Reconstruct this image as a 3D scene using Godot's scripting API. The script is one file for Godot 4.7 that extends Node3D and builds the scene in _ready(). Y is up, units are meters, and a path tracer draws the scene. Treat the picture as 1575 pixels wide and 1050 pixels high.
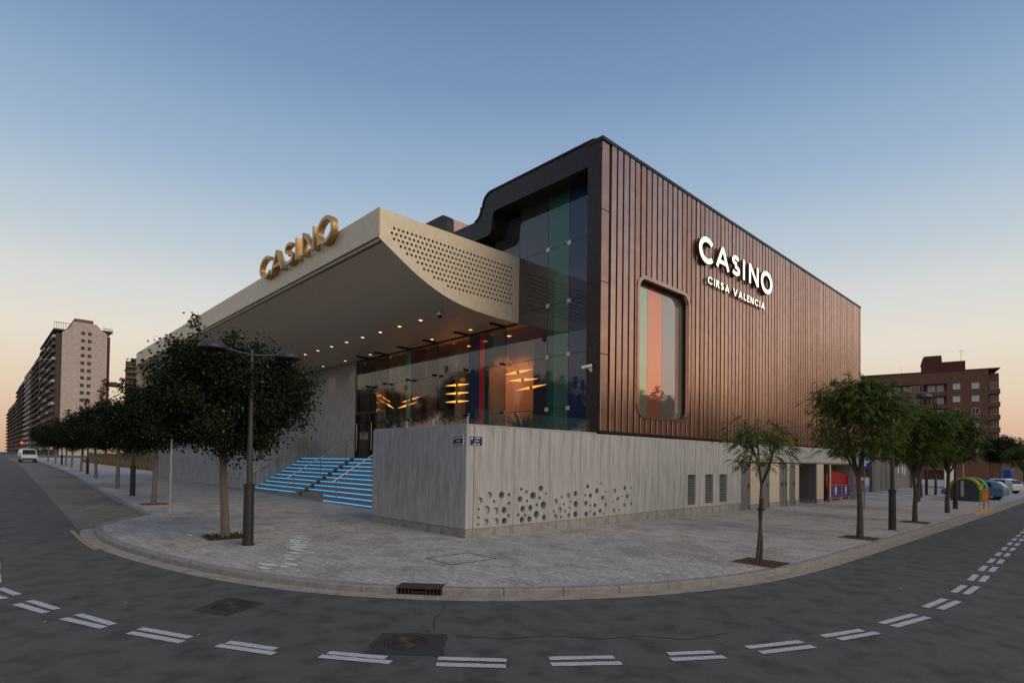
extends Node3D
# A street corner at dusk: a copper-clad building on a concrete podium with a long gold canopy.
# Plan axes: u runs along the right facade, v along the left facade; W(u, v, h) gives the point h above the pavement.

const TH := 0.7637
const CX := -1.1844
const CD := 14.718
const ROAD := -0.11
const GRADE := -0.012

var rng := RandomNumberGenerator.new()
var M := {}
var used := {}
var casino: Node3D


# ------------------------------------------------------------------ mesh builder
class MB:
	var v := PackedVector3Array()
	var n := PackedVector3Array()
	var c := PackedColorArray()
	var idx := PackedInt32Array()
	var col := Color(1, 1, 1)
	var colored := false

	func tri(a: Vector3, b: Vector3, d: Vector3) -> void:
		var m := (d - a).cross(b - a).normalized()
		var k := v.size()
		for p in [a, b, d]:
			v.append(p)
			n.append(m)
			c.append(col)
		idx.append_array(PackedInt32Array([k, k + 1, k + 2]))

	func quad(a: Vector3, b: Vector3, d: Vector3, e: Vector3) -> void:
		var m := (d - a).cross(b - a).normalized()
		var k := v.size()
		v.append_array(PackedVector3Array([a, b, d, e]))
		n.append_array(PackedVector3Array([m, m, m, m]))
		c.append_array(PackedColorArray([col, col, col, col]))
		idx.append_array(PackedInt32Array([k, k + 1, k + 2, k, k + 2, k + 3]))

	# quad that is turned to face away from the point o
	func quad_out(a: Vector3, b: Vector3, d: Vector3, e: Vector3, o: Vector3) -> void:
		var m := (d - a).cross(b - a)
		if m.dot((a + b + d + e) * 0.25 - o) < 0.0:
			quad(e, d, b, a)
		else:
			quad(a, b, d, e)

	func tri_out(a: Vector3, b: Vector3, d: Vector3, o: Vector3) -> void:
		if (d - a).cross(b - a).dot((a + b + d) / 3.0 - o) < 0.0:
			tri(d, b, a)
		else:
			tri(a, b, d)

	func sv(p: Vector3, m: Vector3) -> int:
		v.append(p)
		n.append(m)
		c.append(col)
		return v.size() - 1

	func box(o: Vector3, s: Vector3, bevel := 0.0, b := Basis()) -> void:
		var h := s * 0.5
		if bevel <= 0.0:
			var p := []
			for k in 8:
				p.append(o + b * Vector3(h.x * (1 if k & 1 else -1), h.y * (1 if k & 2 else -1), h.z * (1 if k & 4 else -1)))
			for f in [[0, 1, 3, 2], [4, 5, 7, 6], [0, 1, 5, 4], [2, 3, 7, 6], [0, 2, 6, 4], [1, 3, 7, 5]]:
				quad_out(p[f[0]], p[f[1]], p[f[2]], p[f[3]], o)
			return
		var q := []  # per corner: point on the x face, the y face, the z face
		for k in 8:
			var s3 := Vector3(1 if k & 1 else -1, 1 if k & 2 else -1, 1 if k & 4 else -1)
			var e := []
			for ax in 3:
				var w := h - Vector3.ONE * bevel
				w[ax] = h[ax]
				e.append(o + b * (w * s3))
			q.append(e)
		for f in [[0, [0, 2, 6, 4]], [0, [1, 3, 7, 5]], [1, [0, 1, 5, 4]], [1, [2, 3, 7, 6]], [2, [0, 1, 3, 2]], [2, [4, 5, 7, 6]]]:
			var g: Array = f[1]
			quad_out(q[g[0]][f[0]], q[g[1]][f[0]], q[g[2]][f[0]], q[g[3]][f[0]], o)
		for ax in 3:
			var a1 := (ax + 1) % 3
			var a2 := (ax + 2) % 3
			for k in 8:
				if k & (1 << ax) == 0:
					var k2 := k | (1 << ax)
					quad_out(q[k][a1], q[k2][a1], q[k2][a2], q[k][a2], o)
		for k in 8:
			tri_out(q[k][0], q[k][1], q[k][2], o)

	func span(a: Vector3, b: Vector3, bevel := 0.0) -> void:
		box((a + b) * 0.5, (b - a).abs(), bevel)

	func bar(a: Vector3, b: Vector3, w: float, t: float, up := Vector3.UP) -> void:
		var d := b - a
		var z := d.normalized()
		var x := up.cross(z)
		if x.length() < 0.01:
			x = Vector3.RIGHT.cross(z)
		x = x.normalized()
		box((a + b) * 0.5, Vector3(w, t, d.length()), 0.0, Basis(x, z.cross(x), z))

	func tube(path: PackedVector3Array, radii: PackedFloat32Array, sides := 10, caps := true) -> void:
		var first := v.size()
		var count := path.size()
		var x := Vector3.ZERO
		for i in count:
			var t := (path[mini(i + 1, count - 1)] - path[maxi(i - 1, 0)]).normalized()
			if i == 0:
				x = t.cross(Vector3.RIGHT if absf(t.x) < 0.8 else Vector3.UP).normalized()
			x = (x - t * x.dot(t)).normalized()
			var y := t.cross(x)
			for k in sides:
				var a := TAU * k / sides
				var m := x * cos(a) + y * sin(a)
				sv(path[i] + m * radii[mini(i, radii.size() - 1)], m)
		for i in count - 1:
			for k in sides:
				var a := first + i * sides + k
				var b := first + i * sides + (k + 1) % sides
				idx.append_array(PackedInt32Array([a, a + sides, b, b, a + sides, b + sides]))
		if caps:
			for e in [0, count - 1]:
				var o := path[e]
				var inner := path[1] if e == 0 else path[count - 2]
				for k in sides:
					tri_out(o, v[first + e * sides + k], v[first + e * sides + (k + 1) % sides], inner)

	# profile of (radius, height) points turned round the y axis through o; sharp: facets along the profile
	func lathe(o: Vector3, prof: Array, sides := 20, sharp := false, b := Basis()) -> void:
		for i in prof.size() - 1:
			var p: Vector2 = prof[i]
			var q: Vector2 = prof[i + 1]
			var d := q - p
			var m0 := Vector2(d.y, -d.x).normalized()
			var m1 := m0
			if not sharp:
				if i > 0:
					var e: Vector2 = p - prof[i - 1]
					m0 = (m0 + Vector2(e.y, -e.x).normalized()).normalized()
				if i < prof.size() - 2:
					var e2: Vector2 = prof[i + 2] - q
					m1 = (m1 + Vector2(e2.y, -e2.x).normalized()).normalized()
			var first := v.size()
			for k in sides + 1:
				var a := TAU * k / sides
				var r := Vector3(cos(a), 0, sin(a))
				sv(o + b * (r * p.x + Vector3(0, p.y, 0)), b * (r * m0.x + Vector3(0, m0.y, 0)))
				sv(o + b * (r * q.x + Vector3(0, q.y, 0)), b * (r * m1.x + Vector3(0, m1.y, 0)))
			for k in sides:
				var a := first + k * 2
				idx.append_array(PackedInt32Array([a, a + 2, a + 1, a + 1, a + 2, a + 3]))

	# polygon in the plane of x and y of t, extruded by depth along t's z
	func prism(poly: PackedVector2Array, depth: float, t: Transform3D) -> void:
		var ids := Geometry2D.triangulate_polygon(poly)
		var mid := Vector2.ZERO
		for p in poly:
			mid += p / poly.size()
		var zf := t.basis.z
		for i in range(0, ids.size(), 3):
			var a := poly[ids[i]]
			var b := poly[ids[i + 1]]
			var d := poly[ids[i + 2]]
			for z in [0.0, depth]:
				tri_out(t * Vector3(a.x, a.y, z), t * Vector3(b.x, b.y, z), t * Vector3(d.x, d.y, z), t * Vector3(mid.x, mid.y, depth * 0.5) + (zf * 0.0))
		var cw := 1.0 if Geometry2D.is_polygon_clockwise(poly) else -1.0
		for i in poly.size():
			var a := poly[i]
			var b := poly[(i + 1) % poly.size()]
			var e := b - a
			var out := Vector2(-e.y, e.x).normalized() * cw
			var m := (a + b) * 0.5 - out
			quad_out(t * Vector3(a.x, a.y, 0), t * Vector3(b.x, b.y, 0), t * Vector3(b.x, b.y, depth), t * Vector3(a.x, a.y, depth), t * Vector3(m.x, m.y, depth * 0.5))

	# flat polygon with the given normal side up
	func flat(poly: PackedVector3Array, flat2: PackedVector2Array) -> void:
		var ids := Geometry2D.triangulate_polygon(flat2)
		for i in range(0, ids.size(), 3):
			tri_out(poly[ids[i]], poly[ids[i + 1]], poly[ids[i + 2]], poly[ids[i]] - Vector3.UP)

	# a stroke of width w along a 2D path, extruded by depth along t's z
	func stroke(path: PackedVector2Array, w: float, depth: float, t: Transform3D, closed := false) -> void:
		var count := path.size()
		var l := PackedVector2Array()
		var r := PackedVector2Array()
		for i in count:
			var p0 := path[(i - 1 + count) % count] if closed or i > 0 else path[i]
			var p1 := path[(i + 1) % count] if closed or i < count - 1 else path[i]
			var d0 := (path[i] - p0).normalized()
			var d1 := (p1 - path[i]).normalized()
			if d0 == Vector2.ZERO:
				d0 = d1
			if d1 == Vector2.ZERO:
				d1 = d0
			var m := Vector2(-d0.y - d1.y, d0.x + d1.x).normalized()
			var k := minf(1.0 / maxf(0.2, m.dot(Vector2(-d0.y, d0.x))), 3.0) * w * 0.5
			l.append(path[i] + m * k)
			r.append(path[i] - m * k)
		var last := count if closed else count - 1
		for i in last:
			var j := (i + 1) % count
			var o := (l[i] + r[i] + l[j] + r[j]) * 0.25
			var oc := t * Vector3(o.x, o.y, depth * 0.5)
			for z in [0.0, depth]:
				quad_out(t * Vector3(l[i].x, l[i].y, z), t * Vector3(l[j].x, l[j].y, z), t * Vector3(r[j].x, r[j].y, z), t * Vector3(r[i].x, r[i].y, z), oc)
			for e in [[l[i], l[j]], [r[i], r[j]]]:
				quad_out(t * Vector3(e[0].x, e[0].y, 0), t * Vector3(e[1].x, e[1].y, 0), t * Vector3(e[1].x, e[1].y, depth), t * Vector3(e[0].x, e[0].y, depth), oc)
		if not closed:
			for i in [0, count - 1]:
				var o := path[1] if i == 0 else path[count - 2]
				quad_out(t * Vector3(l[i].x, l[i].y, 0), t * Vector3(r[i].x, r[i].y, 0), t * Vector3(r[i].x, r[i].y, depth), t * Vector3(l[i].x, l[i].y, depth), t * Vector3(o.x, o.y, depth * 0.5))

	func mesh() -> ArrayMesh:
		var a := []
		a.resize(Mesh.ARRAY_MAX)
		a[Mesh.ARRAY_VERTEX] = v
		a[Mesh.ARRAY_NORMAL] = n
		if colored:
			a[Mesh.ARRAY_COLOR] = c
		a[Mesh.ARRAY_INDEX] = idx
		var m := ArrayMesh.new()
		m.add_surface_from_arrays(Mesh.PRIMITIVE_TRIANGLES, a)
		return m


# ------------------------------------------------------------------ nodes and places
func gy(x: float) -> float:
	return GRADE * clampf(x, -300.0, 300.0)


func W(u: float, v: float, h := 0.0) -> Vector3:
	var x := CX + u * cos(TH) - v * sin(TH)
	return Vector3(x, h + gy(x), -(CD + u * sin(TH) + v * cos(TH)))


func L(u: float, v: float, h: float) -> Vector3:
	return Vector3(u, h, -v)


func numbered(called: String) -> String:
	if not used.has(called):
		used[called] = 0
		return called
	used[called] += 1
	return "%s_%03d" % [called, used[called]]


func tag(o: Node3D, label: String, category: String, group := "", kind := "") -> Node3D:
	if label:
		o.set_meta("label", label)
	if category:
		o.set_meta("category", category)
	if group:
		o.set_meta("group", group)
	if kind:
		o.set_meta("kind", kind)
	return o


func thing(called: String, label: String, category: String, at := Vector3.ZERO, turn := 0.0, group := "") -> Node3D:
	var o := Node3D.new()
	o.name = numbered(called)
	add_child(o)
	o.position = at
	o.rotation.y = turn
	tag(o, label, category, group)
	return o


func part(parent: Node, called: String, mb: MB, m: Material, label := "") -> MeshInstance3D:
	var o := MeshInstance3D.new()
	o.name = called
	o.mesh = mb.mesh()
	o.material_override = m
	parent.add_child(o, true)
	if label:
		o.set_meta("label", label)
	return o


func shared(parent: Node, called: String, mesh: Mesh, m: Material, at: Vector3, b := Basis()) -> MeshInstance3D:
	var o := MeshInstance3D.new()
	o.name = called
	o.mesh = mesh
	o.material_override = m
	parent.add_child(o, true)
	o.transform = Transform3D(b, at)
	return o


func struct(called: String, label: String) -> Node3D:
	var o := Node3D.new()
	o.name = numbered(called)
	add_child(o)
	tag(o, label, "", "", "structure")
	return o


func copy(src: Node3D, called: String, label: String, at: Vector3, turn := 0.0, size := Vector3.ONE) -> Node3D:
	var o: Node3D = src.duplicate()
	o.name = numbered(called)
	add_child(o)
	o.position = at
	o.rotation = Vector3(0, turn, 0)
	o.scale = size
	o.set_meta("label", label)
	return o


# ------------------------------------------------------------------ materials
func lin(r: float, g: float, b: float) -> Color:
	return Color(r, g, b).linear_to_srgb()


func noise(freq: float, octaves := 4, sd := 1, kind := FastNoiseLite.TYPE_SIMPLEX_SMOOTH) -> FastNoiseLite:
	var f := FastNoiseLite.new()
	f.noise_type = kind
	f.frequency = freq
	f.fractal_octaves = octaves
	f.seed = sd
	return f


func ramp_tex(size: int, freq: float, octaves: int, sd: int, stops: Array, kind := FastNoiseLite.TYPE_SIMPLEX_SMOOTH) -> NoiseTexture2D:
	var t := NoiseTexture2D.new()
	t.width = size
	t.height = size
	t.seamless = true
	t.noise = noise(freq, octaves, sd, kind)
	var g := Gradient.new()
	var offs := PackedFloat32Array()
	var cols := PackedColorArray()
	for s in stops:
		offs.append(s[0])
		cols.append(s[1])
	g.offsets = offs
	g.colors = cols
	t.color_ramp = g
	return t


func grey_tex(size: int, freq: float, octaves: int, sd: int) -> NoiseTexture2D:
	return ramp_tex(size, freq, octaves, sd, [[0.0, Color(0, 0, 0)], [1.0, Color(1, 1, 1)]])


func plain(color: Color, rough := 0.7, metal := 0.0) -> StandardMaterial3D:
	var m := StandardMaterial3D.new()
	m.albedo_color = color
	m.roughness = rough
	m.metallic = metal
	return m


# fine: albedo texture (object or world triplanar), coarse: multiplied over it
func surf(fine: Texture2D, scale: Vector3, rough: float, world: bool, coarse: Texture2D = null, coarse_scale := Vector3.ONE, metal := 0.0, relief: Texture2D = null, depth := 0.0) -> StandardMaterial3D:
	var m := StandardMaterial3D.new()
	m.albedo_texture = fine
	m.uv1_triplanar = true
	m.uv1_world_triplanar = world
	m.uv1_scale = scale
	m.roughness = rough
	m.metallic = metal
	if coarse:
		m.detail_enabled = true
		m.detail_blend_mode = BaseMaterial3D.BLEND_MODE_MUL
		m.detail_uv_layer = BaseMaterial3D.DETAIL_UV_2
		m.detail_albedo = coarse
		m.uv2_triplanar = true
		m.uv2_world_triplanar = world
		m.uv2_scale = coarse_scale
	if relief:
		m.heightmap_enabled = true
		m.heightmap_texture = relief
		m.heightmap_scale = depth
	return m


func two(a: Color, b: Color, size: int, freq: float, oct: int, sd: int) -> NoiseTexture2D:
	return ramp_tex(size, freq, oct, sd, [[0.25, a], [0.75, b]])


func glass(tint: Color, alpha: float, metal := 0.0) -> StandardMaterial3D:
	var m := StandardMaterial3D.new()
	m.transparency = BaseMaterial3D.TRANSPARENCY_ALPHA
	m.albedo_color = Color(tint.r, tint.g, tint.b, alpha)
	m.roughness = 0.02
	m.metallic = metal
	return m


func glow(color: Color, energy: float) -> StandardMaterial3D:
	var m := StandardMaterial3D.new()
	m.albedo_color = color
	m.emission_enabled = true
	m.emission = color
	m.emission_energy_multiplier = energy
	return m


func leaf_mat(back: Color) -> StandardMaterial3D:
	var m := StandardMaterial3D.new()
	m.vertex_color_use_as_albedo = true
	m.roughness = 0.75
	m.metallic_specular = 0.3
	m.cull_mode = BaseMaterial3D.CULL_DISABLED
	m.backlight_enabled = true
	m.backlight = back
	return m


func materials() -> void:
	var grain := grey_tex(512, 0.09, 4, 3)
	var coarse := ramp_tex(512, 0.008, 5, 7, [[0.2, Color(0.86, 0.855, 0.85)], [0.5, Color(0.95, 0.95, 0.95)], [0.8, Color(1, 1, 1)]])
	var blotch := ramp_tex(512, 0.012, 5, 17, [[0.15, Color(0.86, 0.85, 0.84)], [0.42, Color(0.95, 0.948, 0.945)], [0.6, Color(1, 1, 1)], [0.85, Color(0.96, 0.96, 0.965)]])
	# asphalt
	var asp := ramp_tex(1024, 0.22, 3, 11, [[0.08, lin(0.035, 0.034, 0.03)], [0.45, lin(0.088, 0.085, 0.076)], [0.6, lin(0.1, 0.097, 0.086)], [0.92, lin(0.25, 0.24, 0.21)]])
	var worn := ramp_tex(1024, 0.01, 6, 77, [[0.1, Color(0.74, 0.735, 0.73)], [0.4, Color(0.9, 0.898, 0.895)], [0.55, Color(0.97, 0.968, 0.965)], [0.9, Color(1, 0.995, 0.985)]])
	M.asphalt = surf(asp, Vector3.ONE * 0.9, 0.85, true, worn, Vector3.ONE * 0.16, 0.0, grain, 0.5)
	M.patch = surf(ramp_tex(512, 0.2, 3, 12, [[0.15, lin(0.018, 0.018, 0.018)], [0.85, lin(0.05, 0.05, 0.05)]]), Vector3.ONE * 1.1, 0.8, true, null, Vector3.ONE, 0.0, grain, 0.5)
	M.lane = surf(ramp_tex(1024, 0.1, 4, 13, [[0.2, lin(0.13, 0.12, 0.105)], [0.8, lin(0.21, 0.195, 0.175)]]), Vector3.ONE * 0.6, 0.85, true, blotch, Vector3.ONE * 0.2, 0.0, grain, 0.3)
	M.gutter = surf(ramp_tex(512, 0.08, 4, 14, [[0.2, lin(0.28, 0.245, 0.205)], [0.8, lin(0.4, 0.355, 0.3)]]), Vector3.ONE * 0.8, 0.9, true, blotch, Vector3.ONE * 0.4, 0.0, grain, 0.3)
	M.kerb = surf(ramp_tex(512, 0.07, 5, 15, [[0.2, lin(0.18, 0.172, 0.16)], [0.5, lin(0.27, 0.258, 0.24)], [0.8, lin(0.34, 0.328, 0.31)]]), Vector3.ONE * 0.9, 0.9, true, blotch, Vector3.ONE * 0.5, 0.0, grain, 0.3)
	M.kerb_yellow = surf(ramp_tex(512, 0.05, 5, 16, [[0.3, lin(0.25, 0.2, 0.14)], [0.45, lin(0.5, 0.27, 0.03)], [0.8, lin(0.55, 0.3, 0.03)]]), Vector3.ONE * 0.9, 0.8, true)
	M.slab = surf(ramp_tex(1024, 0.03, 5, 18, [[0.2, lin(0.33, 0.315, 0.295)], [0.5, lin(0.41, 0.393, 0.37)], [0.8, lin(0.46, 0.445, 0.42)]]), Vector3.ONE * 0.3, 0.85, true, blotch, Vector3.ONE * 0.11, 0.0, grain, 0.2)
	M.tile = surf(ramp_tex(1024, 0.03, 5, 18, [[0.2, Color(0.82, 0.8, 0.78)], [0.5, Color(0.95, 0.94, 0.93)], [0.8, Color(1, 1, 1)]]), Vector3.ONE * 0.3, 0.82, true, blotch, Vector3.ONE * 0.11, 0.0, grain, 0.2)
	M.tile.vertex_color_use_as_albedo = true
	M.tile_part = []
	for k in 3:
		var t := surf(ramp_tex(1024, 0.03, 5, 18, [[0.2, Color(0.82, 0.8, 0.78)], [0.5, Color(0.95, 0.94, 0.93)], [0.8, Color(1, 1, 1)]]) if k == 0 else M.tile_part[0].albedo_texture, Vector3.ONE * 0.3, 0.82, true, blotch, Vector3.ONE * 0.11, 0.0, grain, 0.2)
		t.albedo_color = [lin(0.47, 0.45, 0.425), lin(0.42, 0.4, 0.375), lin(0.51, 0.49, 0.465)][k]
		M.tile_part.append(t)
	M.paint = surf(ramp_tex(512, 0.09, 5, 19, [[0.18, lin(0.12, 0.118, 0.115)], [0.3, lin(0.42, 0.42, 0.43)], [0.8, lin(0.6, 0.6, 0.61)]]), Vector3.ONE * 0.9, 0.7, true)
	M.paint_yellow = surf(ramp_tex(512, 0.07, 5, 20, [[0.3, lin(0.16, 0.145, 0.12)], [0.55, lin(0.4, 0.28, 0.09)], [0.85, lin(0.45, 0.3, 0.09)]]), Vector3.ONE * 0.8, 0.8, true)
	M.splash = plain(lin(0.62, 0.62, 0.6), 0.7)
	M.iron = surf(ramp_tex(256, 0.08, 4, 21, [[0.2, lin(0.035, 0.028, 0.022)], [0.8, lin(0.1, 0.075, 0.055)]]), Vector3.ONE * 3.0, 0.55, true, null, Vector3.ONE, 0.5)
	M.black = plain(lin(0.012, 0.012, 0.012), 0.8)
	M.soil = surf(ramp_tex(512, 0.15, 4, 22, [[0.2, lin(0.04, 0.025, 0.016)], [0.8, lin(0.16, 0.1, 0.06)]]), Vector3.ONE * 2.0, 0.95, true, null, Vector3.ONE, 0.0, grain, 2.0)
	# casino concrete: board-marked, streaks run down the panels
	var boards := ramp_tex(1024, 0.022, 3, 31, [[0.15, lin(0.35, 0.345, 0.338)], [0.45, lin(0.4, 0.394, 0.386)], [0.55, lin(0.42, 0.414, 0.406)], [0.85, lin(0.47, 0.463, 0.455)]])
	var runs := ramp_tex(512, 0.012, 4, 57, [[0.2, Color(0.91, 0.905, 0.9)], [0.5, Color(0.97, 0.97, 0.967)], [0.8, Color(1, 1, 1)]])
	M.concrete = surf(boards, Vector3(0.5, 0.012, 0.5), 0.78, false, runs, Vector3(0.5, 0.1, 0.5), 0.0, grain, 0.25)
	M.smooth_concrete = surf(ramp_tex(1024, 0.012, 5, 32, [[0.2, lin(0.35, 0.35, 0.34)], [0.8, lin(0.43, 0.43, 0.42)]]), Vector3(0.4, 0.12, 0.4), 0.75, false, runs, Vector3(0.5, 0.1, 0.5), 0.0, grain, 0.15)
	M.plinth = surf(ramp_tex(512, 0.03, 4, 33, [[0.2, lin(0.27, 0.255, 0.235)], [0.8, lin(0.35, 0.335, 0.315)]]), Vector3(0.6, 0.6, 0.6), 0.8, false, blotch, Vector3(0.4, 0.4, 0.4))
	# copper
	var cop := ramp_tex(1024, 0.006, 3, 34, [[0.15, lin(0.56, 0.325, 0.24)], [0.5, lin(0.62, 0.365, 0.275)], [0.85, lin(0.68, 0.41, 0.31)]])
	M.copper = []
	for k in 3:
		var m := surf(cop, Vector3(0.3, 0.22, 0.3), [0.2, 0.26, 0.23][k], true, null, Vector3.ONE, 0.92)
		m.albedo_color = [Color(1, 1, 1), Color(0.93, 0.91, 0.9), Color(0.97, 0.98, 1.0)][k]
		m.uv1_offset = Vector3(k * 0.37, k * 0.61, k * 0.13)
		M.copper.append(m)
	M.copper_back = plain(lin(0.2, 0.11, 0.08), 0.45, 0.8)
	M.bronze = surf(ramp_tex(512, 0.02, 4, 35, [[0.2, lin(0.03, 0.025, 0.024)], [0.8, lin(0.045, 0.037, 0.035)]]), Vector3.ONE * 0.5, 0.42, false, null, Vector3.ONE, 0.6)
	M.bronze_dark = plain(lin(0.02, 0.018, 0.018), 0.5, 0.3)
	M.gold = surf(ramp_tex(1024, 0.01, 5, 36, [[0.2, lin(0.6, 0.51, 0.38)], [0.5, lin(0.64, 0.545, 0.41)], [0.8, lin(0.67, 0.575, 0.435)]]), Vector3(0.3, 0.3, 0.3), 0.5, false, null, Vector3.ONE, 0.25)
	M.gold_soffit = surf(ramp_tex(512, 0.01, 4, 37, [[0.2, lin(0.27, 0.205, 0.115)], [0.8, lin(0.33, 0.255, 0.15)]]), Vector3(0.3, 0.3, 0.3), 0.55, false)
	M.brass = surf(ramp_tex(512, 0.02, 4, 38, [[0.2, lin(0.45, 0.27, 0.1)], [0.8, lin(0.58, 0.37, 0.15)]]), Vector3.ONE, 0.4, false, null, Vector3.ONE, 0.5)
	M.steel = plain(lin(0.6, 0.59, 0.57), 0.35, 0.8)
	M.grey_metal = plain(lin(0.2, 0.195, 0.185), 0.5, 0.2)
	M.door_grey = surf(two(lin(0.13, 0.125, 0.118), lin(0.17, 0.163, 0.155), 256, 0.03, 4, 39), Vector3.ONE, 0.5, false)
	M.beige = surf(two(lin(0.5, 0.43, 0.32), lin(0.58, 0.5, 0.38), 256, 0.03, 4, 40), Vector3.ONE * 0.7, 0.75, false)
	M.red = plain(lin(0.3, 0.008, 0.012), 0.5)
	M.purple = plain(lin(0.06, 0.025, 0.13), 0.6)
	M.white = plain(lin(0.7, 0.7, 0.7), 0.5)
	M.pole_black = plain(lin(0.018, 0.017, 0.016), 0.5, 0.0)
	M.lamp_grey = plain(lin(0.04, 0.038, 0.036), 0.45, 0.0)
	M.wood = surf(ramp_tex(1024, 0.02, 4, 41, [[0.2, lin(0.42, 0.26, 0.13)], [0.8, lin(0.55, 0.36, 0.19)]]), Vector3(3.0, 0.15, 3.0), 0.45, false)
	M.dark_wall = surf(two(lin(0.04, 0.03, 0.025), lin(0.06, 0.045, 0.038), 256, 0.03, 4, 44), Vector3.ONE * 0.4, 0.7, false)
	M.floor = plain(lin(0.12, 0.1, 0.08), 0.25)
	M.bark = surf(ramp_tex(512, 0.03, 5, 42, [[0.2, lin(0.1, 0.085, 0.07)], [0.8, lin(0.22, 0.19, 0.155)]]), Vector3(4, 1.0, 4), 0.9, false, null, Vector3.ONE, 0.0, grain, 1.0)
	M.bark_dark = surf(ramp_tex(512, 0.03, 5, 43, [[0.2, lin(0.05, 0.04, 0.032)], [0.8, lin(0.13, 0.105, 0.085)]]), Vector3(4, 1.0, 4), 0.9, false, null, Vector3.ONE, 0.0, grain, 1.0)
	M.leaf = leaf_mat(lin(0.02, 0.03, 0.008))
	M.frond = leaf_mat(lin(0.12, 0.2, 0.03))


# ------------------------------------------------------------------ camera, sky, sun
func setup() -> void:
	var cam := Camera3D.new()
	cam.name = "camera"
	cam.projection = Camera3D.PROJECTION_FRUSTUM
	cam.near = 0.1
	cam.far = 3000.0
	cam.size = 0.1 * 1050.0 / 871.4
	cam.frustum_offset = Vector2(0.0, 0.1 * (690.8 - 525.0) / 871.4)
	add_child(cam)
	cam.position = Vector3(0, 2.04, 0)
	cam.basis = Basis(Vector3.RIGHT, 0.02) * Basis(Vector3.BACK, 0.0122)
	cam.current = true

	var stops := [[-90, 0.10, 0.09, 0.085], [-0.5, 0.12, 0.105, 0.1], [0.0, 0.6, 0.36, 0.25], [2.5, 0.72, 0.48, 0.33], [6.0, 0.78, 0.63, 0.48], [10.0, 0.79, 0.72, 0.62], [14.0, 0.68, 0.69, 0.67], [19.0, 0.49, 0.58, 0.66], [26.0, 0.31, 0.435, 0.6], [34.0, 0.185, 0.295, 0.485], [42.0, 0.125, 0.21, 0.39], [55.0, 0.105, 0.175, 0.33], [90.0, 0.1, 0.165, 0.31]]
	var im := Image.create(32, 1024, false, Image.FORMAT_RGBF)
	for y in 1024:
		var e := 90.0 - (y + 0.5) / 1024.0 * 180.0
		var c := Color(stops[0][1], stops[0][2], stops[0][3])
		for k in stops.size() - 1:
			if e >= stops[k][0]:
				var t: float = clampf((e - stops[k][0]) / (stops[k + 1][0] - stops[k][0]), 0, 1)
				if k > 1:
					t = lerpf(t, t * t * (3.0 - 2.0 * t), 0.25)
				c = Color(stops[k][1], stops[k][2], stops[k][3]).lerp(Color(stops[k + 1][1], stops[k + 1][2], stops[k + 1][3]), t)
		for x in 32:
			im.set_pixel(x, y, c)
	var sky := Sky.new()
	var pm := PanoramaSkyMaterial.new()
	pm.panorama = ImageTexture.create_from_image(im)
	sky.sky_material = pm
	var e := Environment.new()
	e.background_mode = Environment.BG_SKY
	e.sky = sky
	e.tonemap_mode = Environment.TONE_MAPPER_LINEAR
	e.tonemap_exposure = 1.0
	e.sdfgi_enabled = true
	e.ssao_enabled = true
	e.ssil_enabled = true
	var we := WorldEnvironment.new()
	we.name = "environment"
	we.environment = e
	add_child(we)

	# afterglow: the sun has just set behind the camera, to the right
	var sun := DirectionalLight3D.new()
	sun.name = "afterglow"
	sun.light_energy = 0.5
	sun.light_angular_distance = 45.0
	sun.light_color = Color(1.0, 0.92, 0.8)
	sun.shadow_enabled = true
	add_child(sun)
	var from := Vector3(sin(TH + 0.12), tan(deg_to_rad(33.0)), cos(TH + 0.12))
	sun.look_at_from_position(from * 50.0, Vector3.ZERO, Vector3.UP)


# ------------------------------------------------------------------ ground
var kerb_path := PackedVector2Array()  # dense points in (u, v), road side, from far left to far right
var kerb_len := PackedFloat32Array()


func offset_point(i: int, d: float) -> Vector2:
	var a := kerb_path[maxi(i - 1, 0)]
	var b := kerb_path[mini(i + 1, kerb_path.size() - 1)]
	var t := (b - a).normalized()
	return kerb_path[i] + Vector2(-t.y, t.x) * d


func at_len(s: float, d: float) -> Vector2:
	var i := clampi(kerb_len.bsearch(s), 1, kerb_len.size() - 1)
	var t := (s - kerb_len[i - 1]) / maxf(1e-6, kerb_len[i] - kerb_len[i - 1])
	return offset_point(i - 1, d).lerp(offset_point(i, d), t)


func G(p: Vector2, h: float) -> Vector3:
	return W(p.x, p.y, h)


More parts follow.
